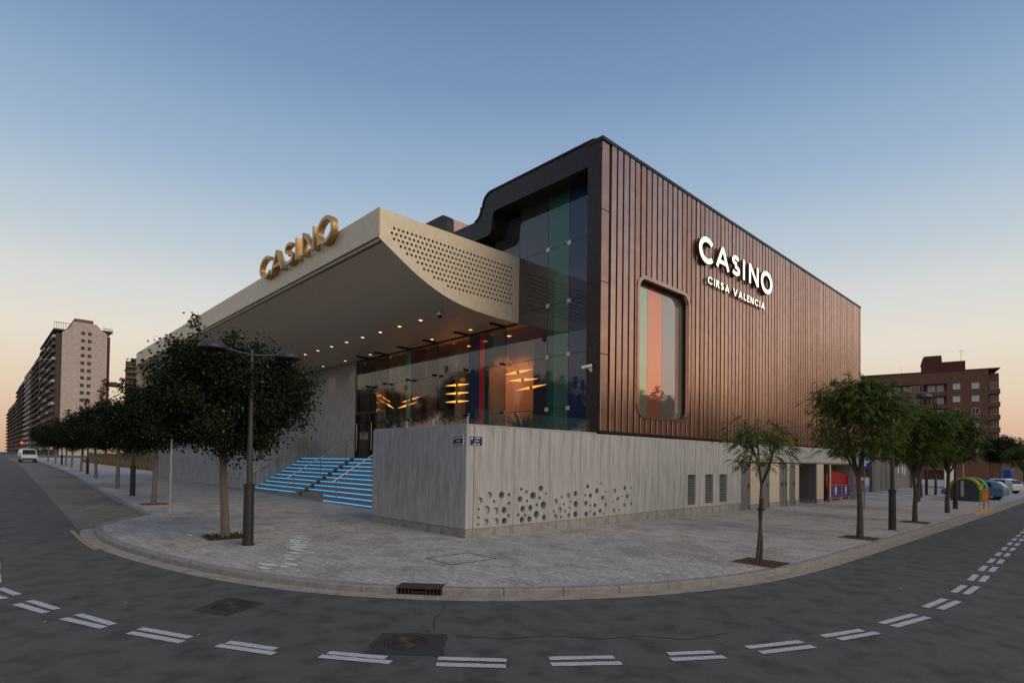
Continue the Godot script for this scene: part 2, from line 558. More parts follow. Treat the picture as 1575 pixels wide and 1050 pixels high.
func ground() -> void:
	var mb := MB.new()
	var xs := [-1500.0, -300.0, 300.0, 1500.0]
	for k in 3:
		var a := Vector3(xs[k], gy(xs[k]) + ROAD, -1500)
		var b := Vector3(xs[k + 1], gy(xs[k + 1]) + ROAD, -1500)
		mb.quad_out(a, b, b + Vector3(0, 0, 1900), a + Vector3(0, 0, 1900), a - Vector3(0, 50, 0))
	var road := part(self, "road", mb, M.asphalt)
	tag(road, "dark grey asphalt of the two streets meeting at the corner", "", "", "structure")

	# kerb line
	var raw := [[-0.4, 160.0], [-0.93, 127.4], [-1.68, 88.9], [-2.98, 50.4], [-4.61, 21.7], [-5.04, 11.6], [-5.1, 10.3], [-5.6, 9.5], [-6.3, 8.5], [-6.75, 7.7], [-6.95, 6.6], [-7.0, 4.67], [-6.82, 2.84], [-6.49, 1.03], [-6.07, -0.6], [-5.56, -1.9], [-5.0, -2.94], [-4.41, -3.72], [-3.61, -4.53], [-2.77, -5.16], [-1.48, -5.9], [-0.04, -6.46], [1.4, -6.82], [3.36, -7.02], [6.19, -7.09], [10.27, -7.1], [20.0, -7.1], [40.0, -7.05], [75.0, -7.0], [160.0, -7.0]]
	var pts := PackedVector2Array()
	for r in raw:
		pts.append(Vector2(r[0], r[1]))
	for i in pts.size() - 1:
		var p0 := pts[maxi(i - 1, 0)]
		var p3 := pts[mini(i + 2, pts.size() - 1)]
		var steps := clampi(int(pts[i].distance_to(pts[i + 1]) / 0.3), 2, 60)
		for k in steps:
			var t := float(k) / steps
			var straight := pts[i].lerp(pts[i + 1], t)
			kerb_path.append(straight if i < 6 or i > 25 else pts[i].cubic_interpolate(pts[i + 1], p0, p3, t))
	kerb_path.append(pts[pts.size() - 1])
	kerb_len.append(0.0)
	for i in range(1, kerb_path.size()):
		kerb_len.append(kerb_len[i - 1] + kerb_path[i].distance_to(kerb_path[i - 1]))

	# pavement slab
	var walk := struct("sidewalk", "pale paved pavement wrapping round the corner of the building")
	var poly2 := PackedVector2Array()
	var poly3 := PackedVector3Array()
	for i in kerb_path.size():
		poly2.append(offset_point(i, 0.1))
	for q in [Vector2(160, 170), Vector2(-0.3, 170)]:
		poly2.append(q)
	for p in poly2:
		poly3.append(G(p, -0.004))
	mb = MB.new()
	mb.flat(poly3, poly2)
	part(walk, "paving_base", mb, M.slab)

	# paving tiles: the nearest ones singly, the rest joined
	var spots := []
	for iu in range(-36, 92):
		for iv in range(-19, 42):
			var u := iu * 0.2 + 0.1
			var v := iv * 0.4 + 0.2 + (0.2 if iu & 1 else 0.0)
			if (u > -0.15 and v > -0.25) or u > 13.0 and v > -0.2:
				continue
			if u > 8.0 and v < -8.0:
				continue
			var ok := true
			for q in [Vector2(-0.13, -0.22), Vector2(0.13, -0.22), Vector2(-0.13, 0.22), Vector2(0.13, 0.22)]:
				if not Geometry2D.is_point_in_polygon(Vector2(u, v) + q * 1.35, poly2):
					ok = false
					break
			if not ok:
				continue
			for pit in pits():
				if absf(u - pit.x) < 0.56 and absf(v - pit.y) < 0.66:
					ok = false
			if ok:
				var p := W(u, v)
				spots.append([-p.z, u, v])
	spots.sort_custom(func(a, b): return a[0] < b[0])
	var tb := MB.new()
	tb.box(Vector3(0, -0.02, 0), Vector3(0.189, 0.05, 0.389), 0.006)
	var tile := tb.mesh()
	var slope := Basis(Vector3.BACK, atan(GRADE))
	var mm := MultiMesh.new()
	mm.transform_format = MultiMesh.TRANSFORM_3D
	mm.use_colors = true
	mm.mesh = tile
	mm.instance_count = spots.size() - 300
	for k in spots.size():
		var s: Array = spots[k]
		var p := W(s[1], s[2], 0.0)
		var b := slope * Basis(Vector3.UP, TH) * Basis(Vector3.RIGHT, rng.randf_range(-0.006, 0.006)) * Basis(Vector3.BACK, rng.randf_range(-0.008, 0.008))
		p.y += rng.randf_range(-0.0015, 0.0015)
		var tone := rng.randf()
		if k < 300:
			shared(walk, "paving_tile", tile, M.tile_part[0 if tone < 0.5 else 1 if tone < 0.75 else 2], p, b)
		else:
			mm.set_instance_transform(k - 300, Transform3D(b, p))
			var g := rng.randf_range(0.86, 1.12)
			mm.set_instance_color(k - 300, Color(0.465 * g, 0.445 * g, 0.42 * g))
	var mi := MultiMeshInstance3D.new()
	mi.name = "farther_tiles"
	mi.multimesh = mm
	mi.material_override = M.tile
	walk.add_child(mi)
	mi.set_meta("kind", "stuff")

	# paint spilt on the pavement
	mb = MB.new()
	for d in [[-3.23, 4.7, 0.16, 0.04], [-3.3, 4.2, 0.1, 0.03], [-3.42, 3.5, 0.2, 0.04], [-3.2, 2.6, 0.24, 0.05], [-3.38, 2.35, 0.3, 0.05], [-3.6, 2.0, 0.16, 0.09], [-3.75, 1.65, 0.22, 0.1], [-3.62, 1.5, 0.12, 0.06], [-3.85, 1.25, 0.25, 0.11], [-4.02, 0.95, 0.2, 0.1], [-3.9, 1.05, 0.14, 0.05], [-4.17, 0.62, 0.22, 0.09], [-4.4, 0.3, 0.15, 0.06], [-4.62, 0.0, 0.1, 0.07], [-4.74, -0.4, 0.12, 0.07], [-4.05, 0.1, 0.07, 0.05], [-5.3, -0.75, 0.26, 0.07], [-5.45, -1.0, 0.14, 0.05], [-4.95, -0.95, 0.16, 0.07], [-5.12, -1.05, 0.1, 0.05], [-5.6, 4.8, 0.2, 0.03], [-5.35, 4.2, 0.24, 0.035], [-4.4, 4.9, 0.14, 0.03], [-1.6, 3.5, 0.2, 0.03], [-1.2, 2.2, 0.16, 0.03]]:
		var turn := rng.randf_range(0, 0.6)
		var rim := PackedVector2Array()
		var rim3 := PackedVector3Array()
		for k in 14:
			var a := TAU * k / 14.0
			var r := rng.randf_range(0.55, 1.15)
			var q := Vector2(d[0], d[1]) + Vector2(cos(a) * d[3] * r * 1.5, sin(a) * d[2] * 1.4 * r).rotated(turn)
			rim.append(q)
			rim3.append(G(q, 0.0095))
		mb.flat(rim3, rim)
	part(walk, "paint_splash", mb, M.splash, "splashes of white paint trailing over the tiles")

	# inspection cover in the pavement
	mb = MB.new()
	for e in [[Vector2(-2.55, -2.75), Vector2(-1.4, -2.75)], [Vector2(-1.4, -2.75), Vector2(-1.4, -1.85)], [Vector2(-1.4, -1.85), Vector2(-2.55, -1.85)], [Vector2(-2.55, -1.85), Vector2(-2.55, -2.75)]]:
		mb.bar(G(e[0], 0.008), G(e[1], 0.008), 0.022, 0.008)
	part(walk, "cover_frame", mb, M.iron, "sunken steel frame of a tiled inspection cover")

	# kerb stones, about a metre each, with the storm drain let in
	var kerb := struct("kerb", "worn stone kerb curving round the street corner")
	var s0 := 0.0
	var drain_from := nearest_len(Vector2(-4.5, -3.74))
	var drain_to := drain_from + 0.72
	var total := kerb_len[kerb_len.size() - 1]
	var near_from := nearest_len(Vector2(-3.6, 40.0))
	var near_to := nearest_len(Vector2(60.0, -7.0))
	s0 = near_from
	while s0 < near_to:
		var s1 := s0 + 0.98
		if s0 < drain_from and s1 > drain_from:
			s1 = drain_from
		elif s0 >= drain_from - 0.01 and s0 < drain_to:
			s0 = drain_to
			continue
		var stone := MB.new()
		kerb_piece(stone, s0 + 0.006, s1 - 0.006, 0.0)
		var uv := at_len((s0 + s1) * 0.5, 0.0)
		part(kerb, "kerb_stone", stone, M.kerb_yellow if uv.x > 26.5 and uv.x < 34.0 else M.kerb)
		s0 = s1
	mb = MB.new()
	kerb_piece(mb, 0.0, near_from - 0.006, 0.0)
	kerb_piece(mb, near_to + 0.006, total, 0.0)
	part(kerb, "far_stones", mb, M.kerb)

	# drain
	var dr := thing("storm_drain", "black iron storm drain grating set into the curved kerb", "drain", G(at_len((drain_from + drain_to) * 0.5, 0.0), ROAD))
	var back := MB.new()
	var plate := MB.new()
	var o := dr.position
	var dirv := (G(at_len(drain_to, 0.0), 0) - G(at_len(drain_from, 0.0), 0))
	var along := dirv.normalized()
	var inward := along.cross(Vector3.UP) * -1.0
	if inward.dot(W(0, 0) - o) < 0.0:
		inward = -inward
	var bas := Basis(along, Vector3.UP, along.cross(Vector3.UP))
	back.box(inward * 0.3 + Vector3(0, 0.03, 0), Vector3(0.72, 0.16, 0.1), 0.0, bas)
	back.box(inward * 0.15 + Vector3(0, -0.01, 0), Vector3(0.7, 0.03, 0.3), 0.0, bas)
	part(dr, "shaft", back, M.soil)
	plate.box(inward * 0.16 + Vector3(0, 0.108, 0), Vector3(0.72, 0.022, 0.34), 0.004, bas)
	part(dr, "cover_plate", plate, M.iron)
	for k in 13:
		if k > 4 and k < 8:
			continue
		var b := MB.new()
		var off := along * (0.68 * (k / 12.0 - 0.5))
		b.box(off + inward * 0.03 + Vector3(0, 0.05, 0), Vector3(0.018, 0.1, 0.025), 0.0, bas)
		part(dr, "bar", b, M.iron)
	for k in 5:
		var b := MB.new()
		b.box(along * (0.05 * (k - 2)) + inward * 0.03 + Vector3(0, 0.02, 0), Vector3(0.014, 0.045, 0.025), 0.0, bas)
		part(dr, "bar", b, M.iron)
	var rail := MB.new()
	rail.box(inward * 0.03 + Vector3(0, 0.045, 0), Vector3(0.22, 0.014, 0.028), 0.0, bas)
	part(dr, "cross_bar", rail, M.iron)

	# gutter strip
	mb = MB.new()
	var i0 := kerb_path.size()
	for i in kerb_path.size():
		if kerb_path[i].y < 7.7:
			i0 = i
			break
	for i in range(i0, kerb_path.size() - 1):
		var wide0 := lerpf(0.30, 0.42, clampf((kerb_path[i].x - 6.0) / 25.0, 0, 1))
		var a := G(offset_point(i, 0.0), ROAD + 0.005)
		var b := G(offset_point(i + 1, 0.0), ROAD + 0.005)
		var c := G(offset_point(i + 1, -wide0), ROAD + 0.005)
		var d := G(offset_point(i, -wide0), ROAD + 0.005)
		mb.quad_out(a, b, c, d, a - Vector3(0, 1, 0))
	var gut := part(self, "gutter", mb, M.gutter)
	tag(gut, "pale concrete gutter strip running along the kerb", "", "", "structure")

	# parking lane on the left
	mb = MB.new()
	var lane2 := PackedVector2Array()
	var lane3 := PackedVector3Array()
	for p in [[-6.74, 7.9], [-6.3, 8.55], [-5.6, 9.5], [-5.1, 10.3], [-5.04, 11.6], [-4.61, 21.7], [-2.98, 50.4], [-1.68, 88.9], [-0.93, 127.4], [-0.4, 160.0], [-3.2, 160.0], [-4.08, 111.3], [-4.8, 80.1], [-6.5, 26.95], [-6.96, 13.8], [-7.21, 6.88], [-7.28, 4.5], [-7.05, 5.6], [-6.98, 6.6]]:
		lane2.append(Vector2(p[0], p[1]))
		lane3.append(W(p[0], p[1], ROAD + 0.003))
	mb.flat(lane3, lane2)
	var lane := part(self, "parking_lane", mb, M.lane)
	tag(lane, "pale concrete parking lane beside the left kerb", "", "", "structure")

	# yellow zigzag
	var zig := struct("loading_bay_marking", "faded yellow zigzag painted on the parking lane")
	var zz := [[-5.2, 11.1], [-6.85, 8.4], [-5.2, 11.1], [-6.62, 13.3], [-5.2, 16.6], [-6.45, 18.3], [-4.65, 21.9], [-6.15, 23.7], [-4.5, 27.0], [-6.0, 30.5], [-4.3, 32.3], [-5.8, 36.5], [-3.9, 39.0], [-5.5, 43.0], [-3.6, 45.5], [-5.3, 50.0]]
	for k in zz.size() - 1:
		if k == 1:
			continue
		var b := MB.new()
		strip(b, Vector2(zz[k][0], zz[k][1]), Vector2(zz[k + 1][0], zz[k + 1][1]), 0.1, ROAD + 0.009 + 0.001 * (k % 2))
		part(zig, "stripe", b, M.paint_yellow)
	for e in [[-6.6, 14.2, -5.9, 14.0], [-5.9, 14.0, -6.1, 15.2], [-6.1, 15.2, -6.5, 14.9]]:
		var b := MB.new()
		strip(b, Vector2(e[0], e[1]), Vector2(e[2], e[3]), 0.08, ROAD + 0.0095)
		part(zig, "stripe", b, M.paint_yellow)
	var curl := MB.new()
	strip(curl, Vector2(-7.32, 7.6), Vector2(-7.36, 5.2), 0.1, ROAD + 0.009)
	strip(curl, Vector2(-7.36, 5.15), Vector2(-7.3, 3.6), 0.1, ROAD + 0.009)
	part(zig, "edge_stripe", curl, M.paint_yellow)

	# double broken line
	var line := struct("lane_marking", "double broken white line sweeping round the bend")
	var dd := [[[-8.94, 0.26, -8.77, -0.4], [-8.67, -0.91, -8.43, -1.69], [-8.26, -2.15, -7.99, -2.97], [-7.78, -3.35, -7.42, -4.1], [-7.15, -4.53, -6.83, -5.11], [-6.45, -5.57, -6.05, -6.11], [-5.64, -6.48, -5.11, -7.0], [-4.71, -7.26, -4.12, -7.69], [-3.56, -8.02, -3.08, -8.33], [-2.61, -8.52, -1.85, -8.86], [-1.4, -8.96, -0.66, -9.21], [-0.08, -9.29, 0.91, -9.49], [1.59, -9.5, 2.55, -9.6], [3.35, -9.6, 4.29, -9.63]],
		[[-9.05, -0.2, -8.92, -0.58], [-8.81, -1.04, -8.55, -1.83], [-8.42, -2.26, -8.1, -3.05], [-7.91, -3.45, -7.53, -4.22], [-7.27, -4.58, -6.9, -5.24], [-6.57, -5.62, -6.09, -6.26], [-5.75, -6.62, -5.23, -7.13], [-4.82, -7.4, -4.21, -7.86], [-3.69, -8.15, -3.13, -8.5], [-2.68, -8.7, -1.94, -9.02], [-1.38, -9.14, -0.64, -9.38], [-0.12, -9.45, 0.89, -9.66], [1.63, -9.68, 2.54, -9.78], [3.33, -9.77, 4.39, -9.8]]]
	for k in 26:
		var u := 5.0 + k * 1.6
		dd[0].append([u, -9.62 + u * 0.016 - 0.08, u + 0.92, -9.62 + u * 0.016 - 0.065])
		dd[1].append([u + 0.03, -9.79 + u * 0.016 - 0.08, u + 0.95, -9.79 + u * 0.016 - 0.065])
	for k in 14:
		var v := 0.75 + k * 1.35
		var uu := -8.98 + 0.02 * v
		dd[0].append([uu, v, uu + 0.02, v + 0.8])
		dd[1].append([uu - 0.16, v - 0.2, uu - 0.14, v + 0.6])
	for side in dd:
		for d in side:
			var b := MB.new()
			rough_strip(b, Vector2(d[0], d[1]), Vector2(d[2], d[3]), 0.105, ROAD + 0.008)
			part(line, "dash", b, M.paint)

	# manholes with their asphalt patches
	manhole(Vector2(-5.59, -5.82), 0.21, [[-5.63, -5.3], [-5.04, -5.85], [-5.55, -6.49], [-6.15, -5.84]], "round ribbed iron manhole cover in a black patch beside the broken line")
	manhole(Vector2(-6.59, -2.88), 0.21, [[-7.07, -2.81], [-6.46, -2.35], [-6.17, -3.07], [-6.84, -3.4]], "round iron manhole cover near the kerb below the twin-headed lamp")

	# a repaired crack over the road
	mb = MB.new()
	var pts2 := [Vector2(-5.0, -6.0), Vector2(-4.6, -6.45), Vector2(-4.1, -6.7), Vector2(-3.7, -7.2), Vector2(-3.2, -7.45), Vector2(-2.9, -7.9), Vector2(-2.2, -8.1)]
	for k in pts2.size() - 1:
		strip(mb, pts2[k], pts2[k + 1], 0.02, ROAD + 0.004)
	for e in [[-4.05, -4.45, -4.35, -4.9], [-4.35, -4.9, -4.75, -5.2], [-4.75, -5.2, -5.05, -5.6]]:
		strip(mb, Vector2(e[0], e[1]), Vector2(e[2], e[3]), 0.012, ROAD + 0.004)
	part(road, "sealed_crack", mb, M.patch)
	# small tar spots and chips of old paint
	mb = MB.new()
	var chips := MB.new()
	for k in 46:
		var c := Vector2(rng.randf_range(-9.5, 8.0), rng.randf_range(-11.0, 6.0))
		if Geometry2D.is_point_in_polygon(c, poly2) or Geometry2D.is_point_in_polygon(c + Vector2(0.5, 0.5), poly2):
			continue
		var rim := PackedVector2Array()
		var rim3 := PackedVector3Array()
		var r0 := rng.randf_range(0.015, 0.09) if k % 3 else rng.randf_range(0.01, 0.03)
		for j in 11:
			var a := TAU * j / 11.0
			var q := c + Vector2(cos(a), sin(a) * 0.7) * r0 * rng.randf_range(0.5, 1.3)
			rim.append(q)
			rim3.append(G(q, ROAD + 0.004))
		if k % 3:
			mb.flat(rim3, rim)
		else:
			chips.flat(rim3, rim)
	part(road, "tar_spots", mb, M.patch).set_meta("kind", "stuff")
	part(road, "paint_chips", chips, M.paint).set_meta("kind", "stuff")


func pits() -> Array:
	return [Vector2(-4.77, 3.41), Vector2(-4.07, 14.31), Vector2(2.87, -6.4), Vector2(9.78, -6.45), Vector2(17.63, -6.31)]


func nearest_len(p: Vector2) -> float:
	var best := 0
	for i in kerb_path.size():
		if kerb_path[i].distance_to(p) < kerb_path[best].distance_to(p):
			best = i
	return kerb_len[best]


func strip(mb: MB, a: Vector2, b: Vector2, w: float, h: float) -> void:
	var t := (b - a).normalized()
	var s := Vector2(-t.y, t.x) * w * 0.5
	mb.quad_out(G(a + s, h), G(b + s, h), G(b - s, h), G(a - s, h), G(a, h - 1.0))


func rough_strip(mb: MB, a: Vector2, b: Vector2, w: float, h: float) -> void:
	var t := (b - a).normalized()
	var s := Vector2(-t.y, t.x) * w * 0.5
	var steps := 10
	var l := []
	var r := []
	for k in steps + 1:
		var p := a.lerp(b, float(k) / steps)
		if k == 0 or k == steps:
			p += t * rng.randf_range(-0.012, 0.012)
		l.append(p + s * rng.randf_range(0.9, 1.06))
		r.append(p - s * rng.randf_range(0.9, 1.06))
	for k in steps:
		mb.quad_out(G(l[k], h), G(l[k + 1], h), G(r[k + 1], h), G(r[k], h), G(a, h - 1.0))


func kerb_piece(mb: MB, s0: float, s1: float, _x: float) -> void:
	var steps := maxi(1, mini(int((s1 - s0) / 0.25), 60))
	var jitter := rng.randf_range(-0.004, 0.004)
	for k in steps:
		var ss := [lerpf(s0, s1, float(k) / steps), lerpf(s0, s1, float(k + 1) / steps)]
		var ring := []
		for s in ss:
			ring.append([G(at_len(s, 0.0), ROAD - 0.02), G(at_len(s, 0.008), -0.022 + jitter), G(at_len(s, 0.03), 0.002 + jitter), G(at_len(s, 0.17), 0.004 + jitter), G(at_len(s, 0.17), -0.06)])
		for j in 4:
			var o: Vector3 = (ring[0][4] + ring[1][0]) * 0.5 - Vector3(0, 0.05, 0)
			mb.quad_out(ring[0][j], ring[1][j], ring[1][j + 1], ring[0][j + 1], o)
		for e in [0, 1]:
			if (e == 0 and k == 0) or (e == 1 and k == steps - 1):
				var o2: Vector3 = ring[1 - e][2]
				mb.quad_out(ring[e][0], ring[e][1], ring[e][2], ring[e][3], o2)
				mb.tri_out(ring[e][0], ring[e][3], ring[e][4], o2)


func manhole(c: Vector2, r: float, patch: Array, label: String) -> void:
	var t := thing("manhole_cover", label, "manhole", G(c, ROAD), 0.0, "manhole covers in the road")
	t.basis = Basis(Vector3.BACK, atan(GRADE))
	var p2 := PackedVector2Array()
	var p3 := PackedVector3Array()
	for k in patch.size():
		var a := Vector2(patch[k][0], patch[k][1])
		var b := Vector2(patch[(k + 1) % patch.size()][0], patch[(k + 1) % patch.size()][1])
		for j in 6:
			var q := a.lerp(b, j / 6.0) + Vector2(rng.randf_range(-0.02, 0.02), rng.randf_range(-0.02, 0.02))
			p2.append(q)
			p3.append(t.transform.affine_inverse() * G(q, ROAD + 0.004))
	var mb := MB.new()
	mb.flat(p3, p2)
	part(t, "asphalt_patch", mb, M.patch)
	mb = MB.new()
	mb.lathe(Vector3.ZERO, [Vector2(r + 0.05, 0.004), Vector2(r + 0.05, 0.014), Vector2(r + 0.012, 0.014), Vector2(r + 0.012, 0.004)], 40, true)
	part(t, "rim", mb, M.iron)
	mb = MB.new()
	var prof := [Vector2(r, 0.004), Vector2(r, 0.012)]
	var x := r - 0.03
	while x > 0.03:
		prof.append_array([Vector2(x, 0.012), Vector2(x - 0.003, 0.003), Vector2(x - 0.015, 0.003), Vector2(x - 0.018, 0.012)])
		x -= 0.036
	prof.append(Vector2(0.0, 0.012))
	mb.lathe(Vector3.ZERO, prof, 40, true)
	part(t, "lid", mb, M.iron)


# ------------------------------------------------------------------ the building
const GLASS_U := 6.36
const FLOOR_H := 2.04
const TOP_H := 12.8


func rounded(u0: float, h0: float, u1: float, h1: float, r: float) -> PackedVector2Array:
	var p := PackedVector2Array()
	for c in [[u1 - r, h1 - r, 0.0], [u0 + r, h1 - r, 90.0], [u0 + r, h0 + r, 180.0], [u1 - r, h0 + r, 270.0]]:
		for k in 9:
			var a := deg_to_rad(c[2] + 90.0 * k / 8.0)
			p.append(Vector2(c[0] + r * cos(a), c[1] + r * sin(a)))
	return p


func soffit(u: float) -> float:
	var pts := [Vector2(0, 9.2), Vector2(0.5, 8.9), Vector2(1.0, 8.6), Vector2(1.5, 8.32), Vector2(2.1, 8.05), Vector2(2.7, 7.84), Vector2(3.4, 7.68), Vector2(4.2, 7.58), Vector2(5.2, 7.53), Vector2(6.36, 7.52), Vector2(30, 7.52)]
	for k in pts.size() - 1:
		if u <= pts[k + 1].x:
			return lerpf(pts[k].y, pts[k + 1].y, (u - pts[k].x) / (pts[k + 1].x - pts[k].x))
	return 7.52


func csg_hole(root: CSGShape3D, at: Vector3, r: float, deep: float, sides: int, m: Material) -> void:
	var c := CSGCylinder3D.new()
	c.name = "bore"
	c.operation = CSGShape3D.OPERATION_SUBTRACTION
	c.radius = r
	c.height = deep
	c.sides = sides
	c.material = m
	c.rotation.x = PI / 2
	c.position = at
	root.add_child(c, true)


func holed_panel(u0: float, u1: float, holes: Array) -> void:
	var b := CSGBox3D.new()
	b.name = "concrete_panel"
	b.size = Vector3(u1 - u0 - 0.014, 2.95 - 0.24, 0.2)
	b.material = M.concrete
	casino.add_child(b, true)
	b.position = L((u0 + u1) * 0.5, 0.1, (2.95 + 0.24) * 0.5)
	for h in holes:
		var blind: bool = h[3]
		var d := 0.14 if blind else 0.6
		csg_hole(b, L(h[0], 0.0, h[1]) - b.position, h[2], d, 20, M.concrete)


func building() -> void:
	casino = thing("casino_building", "copper-clad entertainment hall on a concrete podium with a gold canopy", "building", Vector3(CX, 0, -CD), TH)
	podium()
	copper()
	canopy()
	facade_glass()
	service_doors()
	interior()


func podium() -> void:
	# right wall: panels between the joints, the first five with round holes
	var holes := [[0.49, 0.97, 0.09, 1], [0.82, 1.1, 0.09, 1], [1.27, 1.09, 0.1, 0], [1.55, 1.09, 0.05, 0], [0.99, 0.92, 0.05, 1], [1.55, 0.85, 0.05, 0], [0.44, 0.74, 0.045, 1], [0.73, 0.71, 0.115, 1], [1.06, 0.67, 0.1, 1], [1.37, 0.67, 0.095, 0], [1.54, 0.51, 0.05, 0], [0.44, 0.52, 0.045, 1], [0.44, 0.34, 0.04, 1], [0.71, 0.39, 0.09, 1], [1.07, 0.38, 0.1, 1], [1.38, 0.37, 0.095, 0],
		[2.02, 1.23, 0.05, 0], [2.23, 1.15, 0.05, 0], [2.84, 1.23, 0.09, 0], [3.06, 1.08, 0.045, 1], [1.98, 0.95, 0.09, 0], [2.51, 1.03, 0.115, 0], [2.79, 0.96, 0.05, 0], [2.27, 0.89, 0.045, 0], [2.09, 0.67, 0.09, 0], [2.41, 0.68, 0.09, 0], [2.67, 0.76, 0.05, 0], [2.95, 0.74, 0.115, 0], [1.92, 0.51, 0.05, 0], [2.19, 0.48, 0.045, 0], [2.66, 0.48, 0.11, 0], [2.06, 0.36, 0.09, 0], [2.37, 0.36, 0.09, 0], [2.99, 0.37, 0.09, 0],
		[3.5, 0.82, 0.09, 1], [3.77, 0.94, 0.05, 1], [4.07, 0.98, 0.085, 1], [4.42, 1.03, 0.09, 0], [3.87, 0.73, 0.045, 1], [4.2, 0.79, 0.045, 1], [4.44, 0.7, 0.105, 0], [3.69, 0.57, 0.085, 1], [3.42, 0.53, 0.045, 1], [3.94, 0.5, 0.045, 1], [4.15, 0.6, 0.045, 1], [3.48, 0.36, 0.09, 1], [3.74, 0.34, 0.045, 1], [4.09, 0.36, 0.085, 1], [4.43, 0.38, 0.105, 0],
		[5.02, 1.24, 0.075, 0], [5.73, 1.32, 0.04, 0], [5.51, 1.08, 0.095, 0], [5.99, 1.05, 0.04, 1], [4.91, 0.96, 0.045, 1], [5.17, 0.94, 0.08, 0], [5.82, 0.85, 0.08, 0], [4.95, 0.71, 0.08, 0], [5.16, 0.63, 0.045, 1], [5.41, 0.62, 0.08, 0], [5.98, 0.6, 0.08, 1], [5.18, 0.44, 0.04, 1], [5.69, 0.42, 0.08, 0], [4.96, 0.36, 0.09, 0], [5.4, 0.34, 0.08, 0], [5.88, 0.32, 0.04, 1],
		[6.48, 1.06, 0.085, 1], [7.06, 1.14, 0.08, 0], [7.45, 1.13, 0.04, 0], [6.67, 0.78, 0.075, 0], [6.42, 0.69, 0.035, 1], [6.9, 0.87, 0.04, 1], [7.22, 0.85, 0.08, 0], [7.04, 0.55, 0.08, 1], [7.46, 0.58, 0.06, 1], [6.45, 0.4, 0.075, 1], [6.75, 0.4, 0.04, 1]]
	var joints := [0.26, 1.72, 3.2, 4.66, 6.16, 7.65]
	for k in 5:
		var mine := []
		for h in holes:
			if h[0] > joints[k] and h[0] < joints[k + 1]:
				mine.append([h[0], h[1], h[2], h[3] == 1])
		holed_panel(joints[k], joints[k + 1], mine)
	# plain panels
	var cuts := [[0.0, 0.26], [7.65, 9.2], [9.2, 11.1], [15.05, 16.15]]
	for c in cuts:
		var mb := MB.new()
		mb.span(L(c[0] + (0.0 if c[0] == 0.0 else 0.007), 0.0, 0.24), L(c[1] - 0.007, 0.2, 2.95), 0.006)
		part(casino, "concrete_panel", mb, M.concrete)
	# three louvred niches
	var nu := [11.1, 11.35, 11.98, 12.79, 13.47, 14.05, 14.75, 15.05]
	for k in range(0, 7, 2):
		var mb := MB.new()
		mb.span(L(nu[k] + 0.007, 0.0, 0.24), L(nu[k + 1], 0.2, 2.95))
		part(casino, "concrete_panel", mb, M.concrete)
	for k in range(1, 6, 2):
		var mb := MB.new()
		mb.span(L(nu[k] + 0.004, 0.001, 0.24), L(nu[k + 1] - 0.004, 0.2, 0.36))
		part(casino, "concrete_sill", mb, M.concrete)
		mb = MB.new()
		mb.span(L(nu[k] + 0.004, 0.001, 1.56), L(nu[k + 1] - 0.004, 0.2, 2.95))
		part(casino, "concrete_panel", mb, M.concrete)
		var v := part(casino, "vent", MB_back(nu[k], nu[k + 1]), M.door_grey, "grey louvred vent set into the concrete wall")
		for j in 11:
			var s := MB.new()
			s.box(L((nu[k] + nu[k + 1]) * 0.5, 0.12, 0.42 + j * 0.105), Vector3(nu[k + 1] - nu[k] - 0.05, 0.012, 0.09), 0.0, Basis(Vector3.RIGHT, 0.6))
			part(v, "slat", s, M.grey_metal)
	# dark core behind the panels, and the plinth
	var core := MB.new()
	core.span(L(0.21, 0.95, -0.5), L(16.1, 1.1, 2.94))
	part(casino, "wall_core", core, M.plinth)
	var pl := [0.0, 0.26, 1.72, 3.2, 4.66, 6.16, 7.65, 9.2, 11.1, 12.6, 14.1, 16.15]
	for k in pl.size() - 1:
		var mb := MB.new()
		mb.span(L(pl[k] + (0.0 if k == 0 else 0.006), 0.015, -0.6), L(pl[k + 1] - 0.006, 0.2, 0.232))
		part(casino, "plinth_block", mb, M.plinth)
	var cap := MB.new()
	cap.span(L(0.02, 0.02, 2.952), L(5.5, 0.36, 2.99), 0.008)
	cap.span(L(0.02, 0.37, 2.952), L(0.34, 4.72, 2.99), 0.008)
	part(casino, "parapet_cap", cap, M.smooth_concrete)
	# left face of the podium
	var vj := [0.2, 1.66, 3.18, 4.74]
	for k in 3:
		var mb := MB.new()
		mb.span(L(0.0, vj[k] + (0.002 if k == 0 else 0.007), 0.24), L(0.2, vj[k + 1] - 0.007, 2.95), 0.006)
		part(casino, "concrete_panel", mb, M.smooth_concrete)
		mb = MB.new()
		mb.span(L(0.015, vj[k] + 0.006, -0.6), L(0.2, vj[k + 1] - 0.006, 0.232))
		part(casino, "plinth_block", mb, M.plinth)
	# end of the podium beside the stairs, terrace slab
	var end := MB.new()
	end.span(L(0.2, 4.5, -0.6), L(6.3, 4.73, 2.948))
	part(casino, "podium_end_wall", end, M.smooth_concrete)
	var slab := MB.new()
	slab.span(L(0.22, 0.52, 1.7), L(6.2, 4.48, 2.0))
	slab.span(L(5.12, 4.76, 1.2), L(6.3, 41.0, FLOOR_H - 0.004))
	slab.span(L(2.5, 22.3, 1.2), L(5.1, 41.0, FLOOR_H))
	part(casino, "terrace", slab, M.plinth)
	# left podium with its own holed panels
	var cheek := MB.new()
	cheek.span(L(1.9, 22.0, -0.6), L(5.5, 22.25, 3.3), 0.01)
	part(casino, "stair_cheek_wall", cheek, M.smooth_concrete)
	var v0 := 22.26
